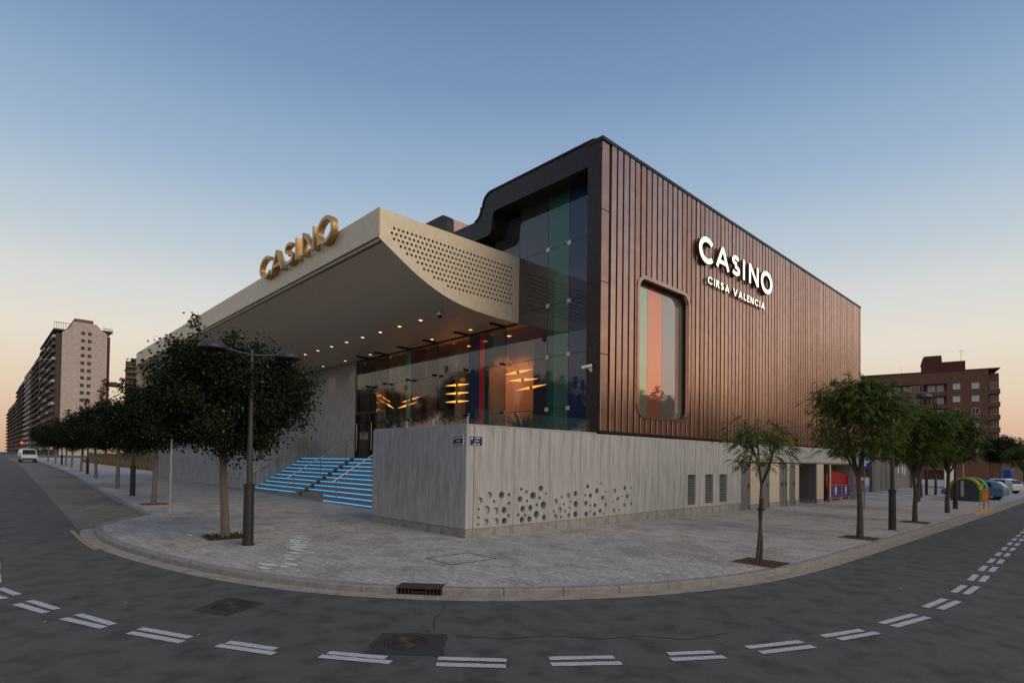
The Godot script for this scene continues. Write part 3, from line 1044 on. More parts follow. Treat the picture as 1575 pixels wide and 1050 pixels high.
	for k in 10:
		var v1 := v0 + 2.2
		if k in [0, 1, 5]:
			var b := CSGBox3D.new()
			b.name = "concrete_panel"
			b.size = Vector3(0.2, 3.04, v1 - v0 - 0.014)
			b.material = M.smooth_concrete
			casino.add_child(b, true)
			b.position = L(2.0, (v0 + v1) * 0.5, 1.78)
			for j in 22:
				var c := CSGCylinder3D.new()
				c.name = "bore"
				c.operation = CSGShape3D.OPERATION_SUBTRACTION
				c.radius = [0.1, 0.085, 0.05][j % 3]
				c.height = 0.3 if j % 2 else 0.5
				c.sides = 14
				c.material = M.smooth_concrete
				c.rotation.z = PI / 2
				c.position = Vector3(-0.1, -1.0 + 0.26 * (j % 5) + 0.05 * (j % 2), -0.85 + 0.4 * (j / 5) + 0.1 * (j % 3))
				b.add_child(c, true)
		else:
			var mb := MB.new()
			mb.span(L(1.9, v0 + 0.007, 0.26), L(2.1, v1 - 0.007, 3.3), 0.006)
			part(casino, "concrete_panel", mb, M.smooth_concrete)
		v0 = v1
	var far := MB.new()
	far.span(L(1.92, 22.27, -0.6), L(2.1, 44.2, 0.25))
	far.span(L(2.3, 22.27, -0.6), L(2.5, 44.2, 3.2))
	far.span(L(1.92, 44.25, -0.6), L(12, 44.4, 3.2))
	part(casino, "podium_wall", far, M.plinth)
	# glass balustrade behind the parapet
	for e in [[0.5, 4.4, 0, 0.4], [0, 0, 0, 0]]:
		pass
	for k in 3:
		var g := MB.new()
		g.span(L(0.25, 0.5 + k * 1.36, 2.6), L(0.27, 1.82 + k * 1.36, 3.42))
		part(casino, "balustrade_pane", g, M.balustrade)
		g = MB.new()
		g.span(L(0.5 + k * 1.65, 0.25, 2.6), L(2.1 + k * 1.65, 0.27, 3.42))
		part(casino, "balustrade_pane", g, M.balustrade)
	for p in [[0.26, 1.84], [0.26, 3.2], [0.27, 0.3]]:
		var g := MB.new()
		g.span(L(p[0] - 0.02, p[1] - 0.02, 2.9), L(p[0] + 0.015, p[1] + 0.015, 3.2))
		part(casino, "balustrade_post", g, M.steel)


func MB_back(a: float, b: float) -> MB:
	var mb := MB.new()
	mb.span(L(a + 0.002, 0.17, 0.37), L(b - 0.002, 0.19, 1.55))
	return mb


func window_span(u: float) -> Array:
	# heights between which the rounded window cuts a strip centred on u; empty when it does not
	var u0 := 7.62
	var u1 := 11.28
	var r := 0.5
	if u <= u0 or u >= u1:
		return []
	var d := minf(u - u0, u1 - u)
	var cut := r - sqrt(maxf(0.0, r * r - (r - d) * (r - d))) if d < r else 0.0
	return [3.63 + cut, 8.72 - cut]


func copper() -> void:
	var wall := Node3D.new()
	wall.name = "copper_cladding"
	casino.add_child(wall)
	wall.set_meta("label", "ribbed wall of brown copper strips")
	var pitch := 0.36
	var u := 5.97
	var back := MB.new()
	var k := 0
	while u < 34.25:
		var u1 := minf(u + pitch, 34.3)
		var segs := [[3.06, 12.68]]
		var w := window_span((u + u1) * 0.5)
		if w.size():
			segs = [[3.06, w[0]], [w[1], 12.68]]
		for s in segs:
			var mb := MB.new()
			var d := rng.randf_range(-0.004, 0.004)
			var a := L(u + 0.1, -0.08 + d, s[0])
			var b := L(u1, 0.04, s[1])
			mb.box(Vector3.ZERO, (b - a).abs(), 0.012)
			var strip_node := part(wall, "copper_strip", mb, M.copper[rng.randi() % 3])
			strip_node.position = (a + b) * 0.5
			strip_node.rotation = Vector3(rng.randf_range(-0.0022, 0.0022), rng.randf_range(-0.012, 0.012), 0)
			back.span(L(u, 0.035, s[0]), L(u1, 0.2, s[1]))
		u = u1
		k += 1
	part(wall, "backing", back, M.copper_back)
	# smooth corner panels with cross joints
	for c in [[3.06, 5.6], [5.6, 8.0], [8.0, 10.4], [10.4, 12.68]]:
		var mb := MB.new()
		mb.span(L(5.6, -0.045, c[0] + 0.006), L(5.97, 0.2, c[1] - 0.006), 0.01)
		part(wall, "corner_panel", mb, M.copper[1])
	# coping and far end
	var cop := MB.new()
	cop.span(L(5.55, -0.09, 12.69), L(34.4, 0.6, 12.84), 0.02)
	cop.span(L(34.305, -0.06, 3.06), L(34.42, 0.5, 12.685), 0.01)
	part(casino, "coping", cop, M.bronze)
	var sill := MB.new()
	sill.span(L(5.62, -0.02, 2.995), L(34.3, 0.2, 3.055))
	part(casino, "shadow_gap", sill, M.bronze_dark)
	# roof, back and end walls of the hall
	var hull := MB.new()
	hull.span(L(5.7, 0.62, 12.4), L(34.3, 6.0, 12.6))
	hull.span(L(6.7, 6.02, 11.3), L(34.3, 8.5, 11.5))
	hull.span(L(34.1, 0.21, 3.06), L(34.3, 24.0, 12.39))
	hull.span(L(8.0, 24.01, 3.0), L(34.3, 24.2, 12.39))
	hull.span(L(16.2, 5.9, 2.2), L(34.0, 6.1, 3.05))
	hull.span(L(6.55, 6.0, 11.51), L(34.3, 6.1, 12.6))
	hull.span(L(20.0, 8.5, 11.0), L(34.3, 8.7, 12.75))
	part(casino, "roof_and_rear_walls", hull, M.bronze)
	# rounded window
	var t := Transform3D(Basis(), L(0, 0.03, 0))
	var fr := MB.new()
	fr.stroke(rounded(7.66, 3.67, 11.24, 8.68, 0.46), 0.13, 0.15, t, true)
	part(casino, "window_frame", fr, M.copper[0])
	var rv := MB.new()
	rv.stroke(rounded(7.71, 3.72, 11.19, 8.63, 0.42), 0.05, 0.25, Transform3D(Basis(), L(0, 0.34, 0)), true)
	part(casino, "window_reveal", rv, M.bronze_dark)
	var shape := rounded(7.72, 3.73, 11.18, 8.62, 0.4)
	var cols := [[7.7, 8.02, 4], [8.02, 8.67, 0], [8.67, 9.7, 1], [9.7, 10.95, 2], [10.95, 11.2, 3]]
	for c in cols:
		var rect := PackedVector2Array([Vector2(c[0] + 0.006, 3), Vector2(c[1] - 0.006, 3), Vector2(c[1] - 0.006, 9), Vector2(c[0] + 0.006, 9)])
		var cut := Geometry2D.intersect_polygons(shape, rect)
		if cut.size():
			var mb := MB.new()
			mb.prism(cut[0], 0.012, Transform3D(Basis(), L(0, 0.2, 0)))
			part(casino, "window_pane", mb, M.window_tints[c[2]])
	# the lit room behind the window
	var room := MB.new()
	room.span(L(7.0, 3.2, 3.2), L(12.0, 3.3, 9.2))
	room.span(L(7.0, 0.3, 3.2), L(7.1, 3.2, 9.2))
	room.span(L(11.9, 0.3, 3.2), L(12.0, 3.2, 9.2))
	room.span(L(7.0, 0.3, 3.1), L(12.0, 3.2, 3.2))
	room.span(L(7.0, 0.3, 9.2), L(12.0, 3.2, 9.3))
	part(casino, "room_lining", room, M.beige)

	# bronze frame round the tall glass wall on the left end
	var out := PackedVector2Array([Vector2(0.0, 3.0), Vector2(0.0, 12.45)])
	for i in 7:
		var a := PI - i * PI / 12.0
		out.append(Vector2(0.4 + 0.4 * cos(a), 12.45 + 0.4 * sin(a)))
	for i in 9:
		var a := PI / 2 - i * PI / 16.0
		out.append(Vector2(5.5 + 0.5 * cos(a), 12.35 + 0.5 * sin(a)))
	for i in 9:
		var a := PI + i * PI / 16.0
		out.append(Vector2(6.55 + 0.45 * cos(a), 12.33 + 0.45 * sin(a)))
	out.append(Vector2(8.45, 11.88))
	out.append(Vector2(8.45, 11.1))
	out.append(Vector2(5.9, 11.1))
	for i in 5:
		var a := -PI / 2 - i * PI / 8.0
		out.append(Vector2(5.75 + 0.3 * cos(a), 11.4 + 0.3 * sin(a)))
	for i in 5:
		var a := i * PI / 8.0
		out.append(Vector2(5.2 + 0.22 * cos(a), 11.78 + 0.22 * sin(a)))
	out.append(Vector2(0.56, 12.0))
	out.append(Vector2(0.56, 3.0))
	var ft := Transform3D(Basis(Vector3(0, 0, -1), Vector3(0, 1, 0), Vector3(1, 0, 0)), L(5.58, 0, 0))
	var fm := MB.new()
	fm.prism(out, 0.95, ft)
	part(casino, "glass_wall_frame", fm, M.bronze)
	# a slim raised edge on the frame
	var ed := MB.new()
	var edge := PackedVector2Array()
	for i in range(1, 26):
		edge.append(out[i] + Vector2(0.0, 0.0))
	var inset := Geometry2D.offset_polyline(edge, 0.03)
	if inset.size():
		ed.prism(inset[0], 0.05, Transform3D(ft.basis, L(5.54, 0, 0)))
		part(casino, "frame_edge", ed, M.bronze_dark)
	# second copper volume beyond the notch in the roof
	var vol := MB.new()
	vol.span(L(6.0, 8.5, 11.0), L(20.0, 8.7, 12.75))
	part(casino, "roof_volume_side", vol, M.copper[2])
	var sec := MB.new()
	var so := PackedVector2Array([Vector2(8.46, 11.0), Vector2(8.46, 12.5)])
	for i in 7:
		var a := PI - i * PI / 12.0
		so.append(Vector2(8.86 + 0.4 * cos(a), 12.5 + 0.4 * sin(a)))
	so.append_array(PackedVector2Array([Vector2(24, 12.9), Vector2(24, 12.3), Vector2(9.1, 12.3), Vector2(9.1, 11.0)]))
	sec.prism(so, 0.4, Transform3D(ft.basis, L(5.6, 0, 0)))
	part(casino, "roof_volume_frame", sec, M.bronze)
	var sg := MB.new()
	sg.span(L(5.9, 9.11, 10.2), L(5.95, 24, 12.29))
	sg.span(L(6.0, 8.71, 12.45), L(20, 24, 12.6))
	part(casino, "roof_volume_wall", sg, M.bronze_dark)


func canopy() -> void:
	var can := Node3D.new()
	can.name = "canopy"
	casino.add_child(can)
	can.set_meta("label", "long pale gold canopy with a curved underside")
	var v0 := 4.63
	var v1 := 41.3
	# fascia panels
	var v := v0
	while v < v1 - 0.1:
		var e := minf(v + 2.45, v1)
		var mb := MB.new()
		mb.span(L(0.0, v + (0.0 if v == v0 else 0.005), 9.2), L(0.06, e - 0.005, 10.14), 0.006)
		part(can, "fascia_panel", mb, M.gold)
		v = e
	var lip := MB.new()
	lip.span(L(0.09, v0 + 0.07, 9.12), L(0.2, v1 - 0.02, 9.6))
	part(can, "fascia_return", lip, M.gold)
	var top := MB.new()
	top.span(L(0.062, v0 + 0.002, 10.06), L(6.3, v1, 10.135))
	top.span(L(0.062, v1 - 0.1, 7.5), L(6.3, v1 - 0.01, 10.05))
	part(can, "canopy_top", top, M.gold)
	# curved soffit
	var sm := MB.new()
	var us := []
	for k in 41:
		us.append(0.2 + (GLASS_U + 0.6 - 0.2) * k / 40.0)
	var first := sm.v.size()
	for k in us.size():
		var d := 0.05
		var n2 := Vector2(soffit(us[k] + d) - soffit(us[k] - d), -2.0 * d).normalized()
		var m := Vector3(-absf(n2.x), n2.y, 0)
		for vv in [v0 + 0.07, v1 - 0.02]:
			sm.sv(L(us[k], vv, soffit(us[k])), m)
	for k in us.size() - 1:
		var a := first + k * 2
		sm.idx.append_array(PackedInt32Array([a, a + 2, a + 1, a + 2, a + 3, a + 1]))
	part(can, "soffit", sm, M.gold)
	# perforated end panel
	var poly := PackedVector2Array([Vector2(0.0, 10.14), Vector2(0.0, 9.2)])
	for k in range(1, 33):
		var u := GLASS_U * k / 32.0
		poly.append(Vector2(u, soffit(u) - 0.015))
	poly.append(Vector2(GLASS_U, 10.14))
	var p := CSGPolygon3D.new()
	p.name = "perforated_panel"
	p.polygon = poly
	p.mode = CSGPolygon3D.MODE_DEPTH
	p.depth = 0.06
	p.material = M.gold
	can.add_child(p)
	p.position = L(0, v0, 0)
	for r in 9:
		var h := 9.62 - r * 0.176
		for c in 34:
			var u := 0.42 + c * 0.172 + (0.086 if r & 1 else 0.0)
			if u > 5.95 or h < soffit(u) + 0.36 or (r == 0 and u < 0.5):
				continue
			csg_hole(p, Vector3(u, h, 0), 0.05, 0.5, 12, M.gold)
	# the canopy goes on inside the glass
	var inn := MB.new()
	inn.span(L(GLASS_U + 0.1, v0, 7.55), L(14.0, v0 + 0.1, 10.14))
	inn.span(L(GLASS_U + 0.6, v0 + 0.1, 7.52), L(14.0, 20.0, 7.62))
	part(can, "inner_canopy", inn, M.copper_inner)
	# downlights
	var lens := MB.new()
	lens.lathe(Vector3.ZERO, [Vector2(0.0, -0.006), Vector2(0.075, -0.006), Vector2(0.075, 0.0)], 18, true)
	var lm := lens.mesh()
	var ring := MB.new()
	ring.lathe(Vector3.ZERO, [Vector2(0.078, 0.02), Vector2(0.078, -0.012), Vector2(0.105, -0.012), Vector2(0.105, 0.02)], 18, true)
	var rm := ring.mesh()
	var spots := []
	for k in 9:
		spots.append(Vector2(3.65, 7.5 + 1.55 * k))
	for k in 6:
		spots.append(Vector2(5.75, 6.9 + 2.75 * k))
	for s in spots:
		var at := L(s.x, s.y, soffit(s.x) - 0.012)
		var slope := atan2(soffit(s.x + 0.1) - soffit(s.x - 0.1), 0.2)
		var b := Basis(Vector3.BACK, slope)
		var d := shared(can, "downlight", lm, M.warm_lamp, at, b)
		shared(d, "rim", rm, M.gold, Vector3.ZERO)
		var l := SpotLight3D.new()
		l.name = "downlight_beam"
		l.light_color = Color(1.0, 0.72, 0.42)
		l.light_energy = 0.3
		l.light_size = 0.06
		l.spot_range = 20.0
		l.spot_angle = 55.0
		l.spot_attenuation = 2.0
		l.shadow_enabled = true
		can.add_child(l, true)
		l.position = at + Vector3(0, -0.03, 0)
		l.rotation.x = -PI / 2


func facade_glass() -> void:
	# columns of glass: v from, v to, tint, bottom, top
	var cols := [[0.57, 2.02, "blue"], [2.02, 3.07, "green"], [3.07, 5.39, "mauve"], [5.39, 6.65, "teal"], [6.65, 7.0, "pink"], [7.0, 7.7, "blue"], [7.7, 10.0, "clear"], [10.0, 12.2, "wine"], [12.2, 12.6, "mint"], [12.6, 14.35, "clear"], [14.35, 16.1, "smoke"], [16.1, 17.7, "smoke"]]
	var rows := [[FLOOR_H, 3.98], [3.98, 5.95], [5.95, 7.9], [7.9, 10.04], [10.04, 12.3]]
	for c in cols:
		for r in rows:
			var lo: float = r[0]
			var hi: float = r[1]
			if c[0] > 4.6:
				if lo > 7.0:
					continue
				hi = minf(hi, 7.5)
			elif c[1] > 4.7 and lo > 7.0:
				var a := MB.new()
				a.span(L(GLASS_U, c[0] + 0.006, lo + 0.006), L(GLASS_U + 0.02, 4.62, hi - 0.006))
				part(casino, "facade_pane", a, M.tints[c[2]])
				if lo > 10.0:
					a = MB.new()
					a.span(L(GLASS_U, 4.64, lo + 0.12), L(GLASS_U + 0.02, 6.1, hi - 0.5))
					part(casino, "facade_pane", a, M.tints["mauve"])
				continue
			var mb := MB.new()
			mb.span(L(GLASS_U, c[0] + 0.006, lo + 0.006), L(GLASS_U + 0.02, c[1] - 0.006, hi - 0.006))
			part(casino, "facade_pane", mb, M.tints[c[2]])
	# dark silicone joints between the panes
	for h in [3.98, 5.95]:
		var j := MB.new()
		j.span(L(GLASS_U + 0.004, 0.57, h - 0.011), L(GLASS_U + 0.016, 17.7, h + 0.011))
		part(casino, "glass_joint", j, M.black)
	for h in [7.9, 10.04]:
		var j := MB.new()
		j.span(L(GLASS_U + 0.004, 0.57, h - 0.011), L(GLASS_U + 0.016, 4.62, h + 0.011))
		part(casino, "glass_joint", j, M.black)
	for c in cols:
		var j := MB.new()
		j.span(L(GLASS_U + 0.003, c[0] - 0.01, FLOOR_H), L(GLASS_U + 0.017, c[0] + 0.01, 12.2 if c[0] < 4.0 else 7.48))
		part(casino, "glass_joint", j, M.black)
	# spider clips
	for vv in [2.02, 3.07, 5.39, 7.7, 10.0, 12.2, 14.35]:
		for h in [3.98, 5.95, 7.9, 10.04]:
			if vv > 4.0 and h > 7.0:
				continue
			var mb := MB.new()
			mb.span(L(GLASS_U - 0.02, vv - 0.09, h - 0.075), L(GLASS_U - 0.002, vv + 0.09, h + 0.075), 0.006)
			part(casino, "glass_clip", mb, M.clip)
	# glass fins with their black head channels
	for vv in [5.39, 7.7, 10.0, 12.2, 14.35, 16.1]:
		var mb := MB.new()
		mb.span(L(5.72, vv - 0.01, FLOOR_H), L(6.33, vv + 0.01, 7.46))
		part(casino, "glass_fin", mb, M.balustrade)
		mb = MB.new()
		mb.span(L(5.5, vv - 0.03, 7.44), L(6.34, vv + 0.03, 7.53))
		part(casino, "fin_channel", mb, M.black)
		for h in [3.98, 5.95]:
			mb = MB.new()
			mb.span(L(6.05, vv - 0.02, h - 0.05), L(6.33, vv + 0.02, h + 0.05))
			part(casino, "fin_bracket", mb, M.bronze_dark)
	var head := MB.new()
	head.span(L(GLASS_U - 0.04, 4.74, 7.47), L(GLASS_U + 0.06, 17.7, 7.55))
	part(casino, "head_channel", head, M.black)
	# entrance door leaves
	for k in 2:
		var fr := MB.new()
		var a := 14.45 + k * 1.6
		for e in [[a, FLOOR_H + 0.02, a + 0.07, 4.6], [a + 1.45, FLOOR_H + 0.02, a + 1.52, 4.6], [a + 0.07, 4.5, a + 1.45, 4.6], [a + 0.07, FLOOR_H + 0.02, a + 1.45, FLOOR_H + 0.14]]:
			fr.span(L(6.26, e[0], e[1]), L(6.33, e[2], e[3]))
		var d := part(casino, "entrance_door", fr, M.bronze_dark)
		var hd := MB.new()
		hd.tube(PackedVector3Array([L(6.18, a + 1.2, 2.5), L(6.18, a + 1.2, 4.0)]), PackedFloat32Array([0.02]), 8)
		part(d, "handle", hd, M.steel)
	# concrete wall beyond the doors, in panels
	var pv := [17.72, 19.4, 21.2, 23.0, 26.0, 29.0, 32.0, 35.0, 38.0, 41.0]
	for k in pv.size() - 1:
		var mb := MB.new()
		mb.span(L(6.3, pv[k] + 0.006, FLOOR_H), L(6.5, pv[k + 1] - 0.006, 7.51), 0.006)
		part(casino, "concrete_panel", mb, M.smooth_concrete)
	# wall above the canopy on the left
	var up := MB.new()
	up.span(L(6.3, 9.12, 9.8), L(6.5, 24.0, 11.2))
	part(casino, "upper_wall", up, M.bronze_dark)


func service_doors() -> void:
	# the band over the doors
	var cuts := [16.16, 19.0, 22.0, 25.0, 28.0, 31.0, 34.3]
	for k in 6:
		var mb := MB.new()
		mb.span(L(cuts[k] + 0.006, 0.0, 2.13), L(cuts[k + 1] - 0.006, 0.2, 2.99), 0.005)
		part(casino, "lintel_panel", mb, M.concrete)
	var head := MB.new()
	head.span(L(16.16, 0.2, 2.06), L(34.3, 3.0, 2.125))
	part(casino, "recess_ceiling", head, M.smooth_concrete)
	var doors := [[16.2, 17.24], [18.44, 19.43], [20.72, 21.3], [21.34, 21.75], [22.05, 22.85]]
	for d in doors:
		var mb := MB.new()
		mb.span(L(d[0], 0.08, -0.4), L(d[1], 0.13, 2.05), 0.004)
		var n := part(casino, "service_door", mb, M.door_grey)
		var hd := MB.new()
		hd.span(L(d[1] - 0.16, 0.05, 0.9), L(d[1] - 0.08, 0.078, 1.08), 0.004)
		part(n, "handle", hd, M.black)
	for b in [[17.26, 18.42], [19.45, 20.7], [21.77, 22.03], [22.87, 23.42]]:
		var mb := MB.new()
		mb.span(L(b[0], 0.04, 0.12), L(b[1], 0.3, 2.055), 0.004)
		part(casino, "beige_wall_panel", mb, M.beige)
		mb = MB.new()
		mb.span(L(b[0], 0.035, -0.5), L(b[1], 0.3, 0.115))
		part(casino, "plinth_block", mb, M.plinth)
	# dark passage, then piers with a beige face
	for b in [[26.15, 27.3, 1.4], [28.45, 28.62, 0.16]]:
		var mb := MB.new()
		mb.span(L(b[0], 0.03, 0.02), L(b[1], b[2], 2.055), 0.004)
		part(casino, "pier", mb, M.beige)
		mb = MB.new()
		mb.span(L(b[0] - 0.02, 0.05, 0.0), L(b[0] - 0.003, b[2], 2.05))
		part(casino, "pier_side", mb, M.door_grey)
		mb = MB.new()
		mb.span(L(b[0] - 0.02, 0.01, -0.6), L(b[1], b[2], 0.015))
		part(casino, "plinth_block", mb, M.plinth)
	var end := MB.new()
	end.span(L(33.75, 0.0, -0.7), L(34.3, 0.5, 2.125), 0.005)
	part(casino, "end_post", end, M.concrete)
	var in_ := MB.new()
	in_.span(L(23.4, 4.0, -0.7), L(36.2, 4.1, 2.06))
	in_.span(L(23.4, 0.3, -0.7), L(23.5, 4.0, 2.06))
	in_.span(L(16.2, 0.14, -0.7), L(23.4, 0.3, 2.06))
	part(casino, "recess_wall", in_, M.smooth_concrete)
	var bw := MB.new()
	bw.span(L(28.7, 3.4, -0.7), L(33.7, 3.5, 2.05))
	bw.span(L(33.8, 0.5, -0.7), L(33.9, 3.4, 2.05))
	part(casino, "ramp_wall", bw, M.beige)
	var rd := MB.new()
	var rp := PackedVector2Array([Vector2(29.4, -0.5), Vector2(29.4, 1.42), Vector2(30.3, 1.66), Vector2(34.3, 1.3), Vector2(34.9, -0.5)])
	rd.prism(rp, 0.08, Transform3D(Basis(), L(0, 0.62, 0)))
	part(casino, "red_ramp_wall", rd, M.red, "dark red sloping side wall of the car ramp")
	var box := MB.new()
	box.span(L(25.72, -0.06, 3.5), L(25.86, 0.0 - 0.042, 3.72), 0.01)
	part(casino, "junction_box", box, M.white)
	var em := MB.new()
	em.span(L(16.95, 0.0, 1.93), L(17.1, 0.06, 2.03), 0.01)
	part(casino, "bulkhead_lamp_housing", em, M.red)


func cone_lamp(u: float, v: float, h: float, tilt: float, label: String) -> void:
	var t := thing("spindle_lamp", label, "lamp", casino.transform * L(u, v, h), TH, "glowing spindle lamps behind the glass")
	var ax := Vector3(0.25, tilt, 1.0).normalized()
	var mid := MB.new()
	mid.tube(PackedVector3Array([ax * -0.07, ax * 0.07]), PackedFloat32Array([0.055]), 10)
	part(t, "socket", mid, M.bronze_dark)
	for s in [-1.0, 1.0]:
		var c := MB.new()
		c.tube(PackedVector3Array([ax * 0.08 * s, ax * 0.3 * s, ax * 0.75 * s]), PackedFloat32Array([0.055, 0.04, 0.004]), 10)
		part(t, "glowing_cone_lamp", c, M.spindle)
	var l := OmniLight3D.new()
	l.name = "lamp_light"
	l.light_color = Color(1.0, 0.66, 0.32)
	l.light_energy = 0.1
	l.light_size = 0.1
	l.omni_range = 20.0
	l.omni_attenuation = 2.0
	l.shadow_enabled = true
	t.add_child(l)
	l.position = Vector3(-0.16, 0, 0)


func interior() -> void:
	var f := MB.new()
	f.span(L(6.4, 0.5, 1.8), L(16.0, 23.0, FLOOR_H - 0.002))
	part(casino, "hall_floor", f, M.floor)
	var b := MB.new()
	b.span(L(15.9, 0.4, FLOOR_H), L(16.0, 23.0, 12.3))
	b.span(L(6.5, 22.9, FLOOR_H), L(16.0, 23.0, 12.3))
	b.span(L(6.5, 0.4, FLOOR_H), L(7.0, 0.45, 12.3))
	b.span(L(7.0, 3.35, FLOOR_H), L(15.9, 3.4, 3.05))
	part(casino, "hall_wall", b, M.dark_wall)
	# curved timber wall in vertical boards
	for k in 16:
		var a0 := -0.6 + k * 0.075
		var c := Vector2(11.6, 8.0)
		var r := 3.0
		var p0 := c + Vector2(-cos(a0), sin(a0) * 0.9) * r
		var p1 := c + Vector2(-cos(a0 + 0.072), sin(a0 + 0.072) * 0.9) * r
		var mb := MB.new()
		mb.quad(L(p0.x, p0.y, FLOOR_H), L(p1.x, p1.y, FLOOR_H), L(p1.x, p1.y, 7.5), L(p0.x, p0.y, 7.5))
		mb.quad(L(p0.x + 0.05, p0.y, FLOOR_H), L(p1.x + 0.05, p1.y, FLOOR_H), L(p1.x + 0.05, p1.y, 7.5), L(p0.x + 0.05, p0.y, 7.5))
		mb.quad(L(p0.x, p0.y, FLOOR_H), L(p0.x + 0.05, p0.y, FLOOR_H), L(p0.x + 0.05, p0.y, 7.5), L(p0.x, p0.y, 7.5))
		mb.quad(L(p1.x, p1.y, FLOOR_H), L(p1.x + 0.05, p1.y, FLOOR_H), L(p1.x + 0.05, p1.y, 7.5), L(p1.x, p1.y, 7.5))
		part(casino, "timber_board", mb, M.wood)
	# white column with shelves
	var col := MB.new()
	col.span(L(9.5, 12.3, FLOOR_H), L(9.9, 12.75, 7.5), 0.02)
	part(casino, "column", col, M.beige)
	# recessed wall washers over the timber wall
	for p in [[7.7, 6.6], [7.7, 8.2], [7.9, 9.6]]:
		var hs := MB.new()
		hs.lathe(L(p[0], p[1], 7.515), [Vector2(0.0, -0.01), Vector2(0.09, -0.01), Vector2(0.1, 0.0)], 16, true)
		part(casino, "wall_washer_lamp", hs, M.warm_lamp)
		var w := SpotLight3D.new()
		w.name = "wall_washer_light"
		w.light_color = Color(1.0, 0.64, 0.32)
		w.light_energy = 11.0
		w.light_size = 0.08
		w.spot_range = 20.0
		w.spot_angle = 50.0
		w.spot_attenuation = 2.0
		w.shadow_enabled = true
		casino.add_child(w, true)
		w.position = L(p[0], p[1], 7.48)
		w.basis = Basis(Vector3.BACK, 0.28) * Basis(Vector3.RIGHT, -PI / 2)
	for g in [[7.6, 5.9, 5.84, 0.1, "topmost glowing spindle lamp in front of the timber wall"], [7.7, 5.7, 5.5, 0.0, "middle glowing spindle lamp in front of the timber wall"], [7.8, 5.3, 5.15, 0.12, "lowest glowing spindle lamp in front of the timber wall"],
		[8.0, 10.6, 5.74, 0.0, "topmost glowing spindle lamp right of the pale column"], [8.0, 10.6, 5.33, 0.0, "middle glowing spindle lamp right of the pale column"], [8.0, 10.6, 4.92, 0.0, "lowest glowing spindle lamp right of the pale column"],
		[8.2, 14.9, 5.35, 0.2, "upper glowing spindle lamp behind the wine-red glass"], [8.2, 15.3, 5.05, 0.2, "lower glowing spindle lamp behind the wine-red glass"],
		[8.2, 18.0, 5.7, -0.5, "upper slanting spindle lamp left of the green glass"], [8.2, 17.6, 5.3, -0.5, "lower slanting spindle lamp left of the green glass"]]:
		cone_lamp(g[0], g[1], g[2], g[3], g[4])


# ------------------------------------------------------------------ entrance stairs
func stairs() -> void:
	var t := thing("entrance_stairs", "wide grey steps edged with glowing blue strips up to the entrance", "stairs", Vector3(CX, 0, -CD), TH)
	for k in 11:
		var u := 2.1 + k * 0.3
		var h := 0.186 * (k + 1)
		var va := 4.75
		var mb := MB.new()
		mb.span(L(u, va, h - 0.186 if k else -0.5), L(u + 0.3 + (0.02 if k < 10 else 0.0), 21.98, h), 0.004)
		part(t, "step", mb, M.step)
		# light strip just under each nosing, broken at the stepped kerb
		var segs := [[va + 0.05, 15.45], [15.95, 21.9]]
		if k == 0:
			segs = [[va + 0.05, 12.6]]
		elif k == 1:
			segs = [[va + 0.05, 13.2], [16.3, 21.9]]
		for s in segs:
			var e := MB.new()
			e.span(L(u - 0.012, s[0], h - 0.034), L(u - 0.001, s[1], h - 0.006))
			part(t, "led_strip", e, M.led)
			var l := AreaLight3D.new()
			l.name = "led_light"
			l.light_color = Color(0.2, 0.65, 1.0)
			l.light_energy = 0.03
			l.area_size = Vector2(s[1] - s[0], 0.04)
			l.shadow_enabled = true
			t.add_child(l, true)
			l.transform = Transform3D(Basis(Vector3(0, 0, -1), Vector3(0, 1, 0), Vector3(1, 0, 0)), L(u - 0.02, (s[0] + s[1]) * 0.5, h - 0.03))
		if k:
			var blk := MB.new()
			blk.span(L(u - 0.02, 15.5, h - 0.186), L(u + 0.28, 15.9, h + 0.02), 0.01)
			part(t, "stepped_kerb_block", blk, M.step_dark)
	# handrails
	rail(t, 16.15, 1.9, 5.3, [2.25, 3.6, 5.0])
	rail(t, 11.4, 1.95, 5.3, [2.1, 3.8, 5.1])
	rail(t, 21.75, 2.1, 5.3, [2.4, 3.6, 4.9])


func rail(t: Node3D, v: float, u0: float, u1: float, posts: Array) -> void:
	var line := func(u): return maxf(0.1, (u - 1.8) * 0.62) + 0.95
	var mb := MB.new()
	mb.tube(PackedVector3Array([L(u0, v, line.call(u0)), L(u1, v, line.call(u1))]), PackedFloat32Array([0.026]), 10)
	var r := part(t, "handrail", mb, M.steel)
	for p in posts:
		var q := MB.new()
		var foot: float = 0.186 * (floorf((p - 2.1) / 0.3) + 1.0)
		q.tube(PackedVector3Array([L(p, v, maxf(0.0, foot)), L(p, v, line.call(p))]), PackedFloat32Array([0.022]), 8)
		q.lathe(L(p, v, maxf(0.0, foot)), [Vector2(0.055, 0.0), Vector2(0.055, 0.02), Vector2(0.0, 0.02)], 10, true)
		part(r, "post", q, M.grey_metal)


# ------------------------------------------------------------------ lettering
func arc(c: Vector2, r: Vector2, a0: float, a1: float, steps := 16) -> PackedVector2Array:
	var p := PackedVector2Array()
	for k in steps + 1:
		var a := deg_to_rad(lerpf(a0, a1, float(k) / steps))
		p.append(c + Vector2(cos(a) * r.x, sin(a) * r.y))
	return p


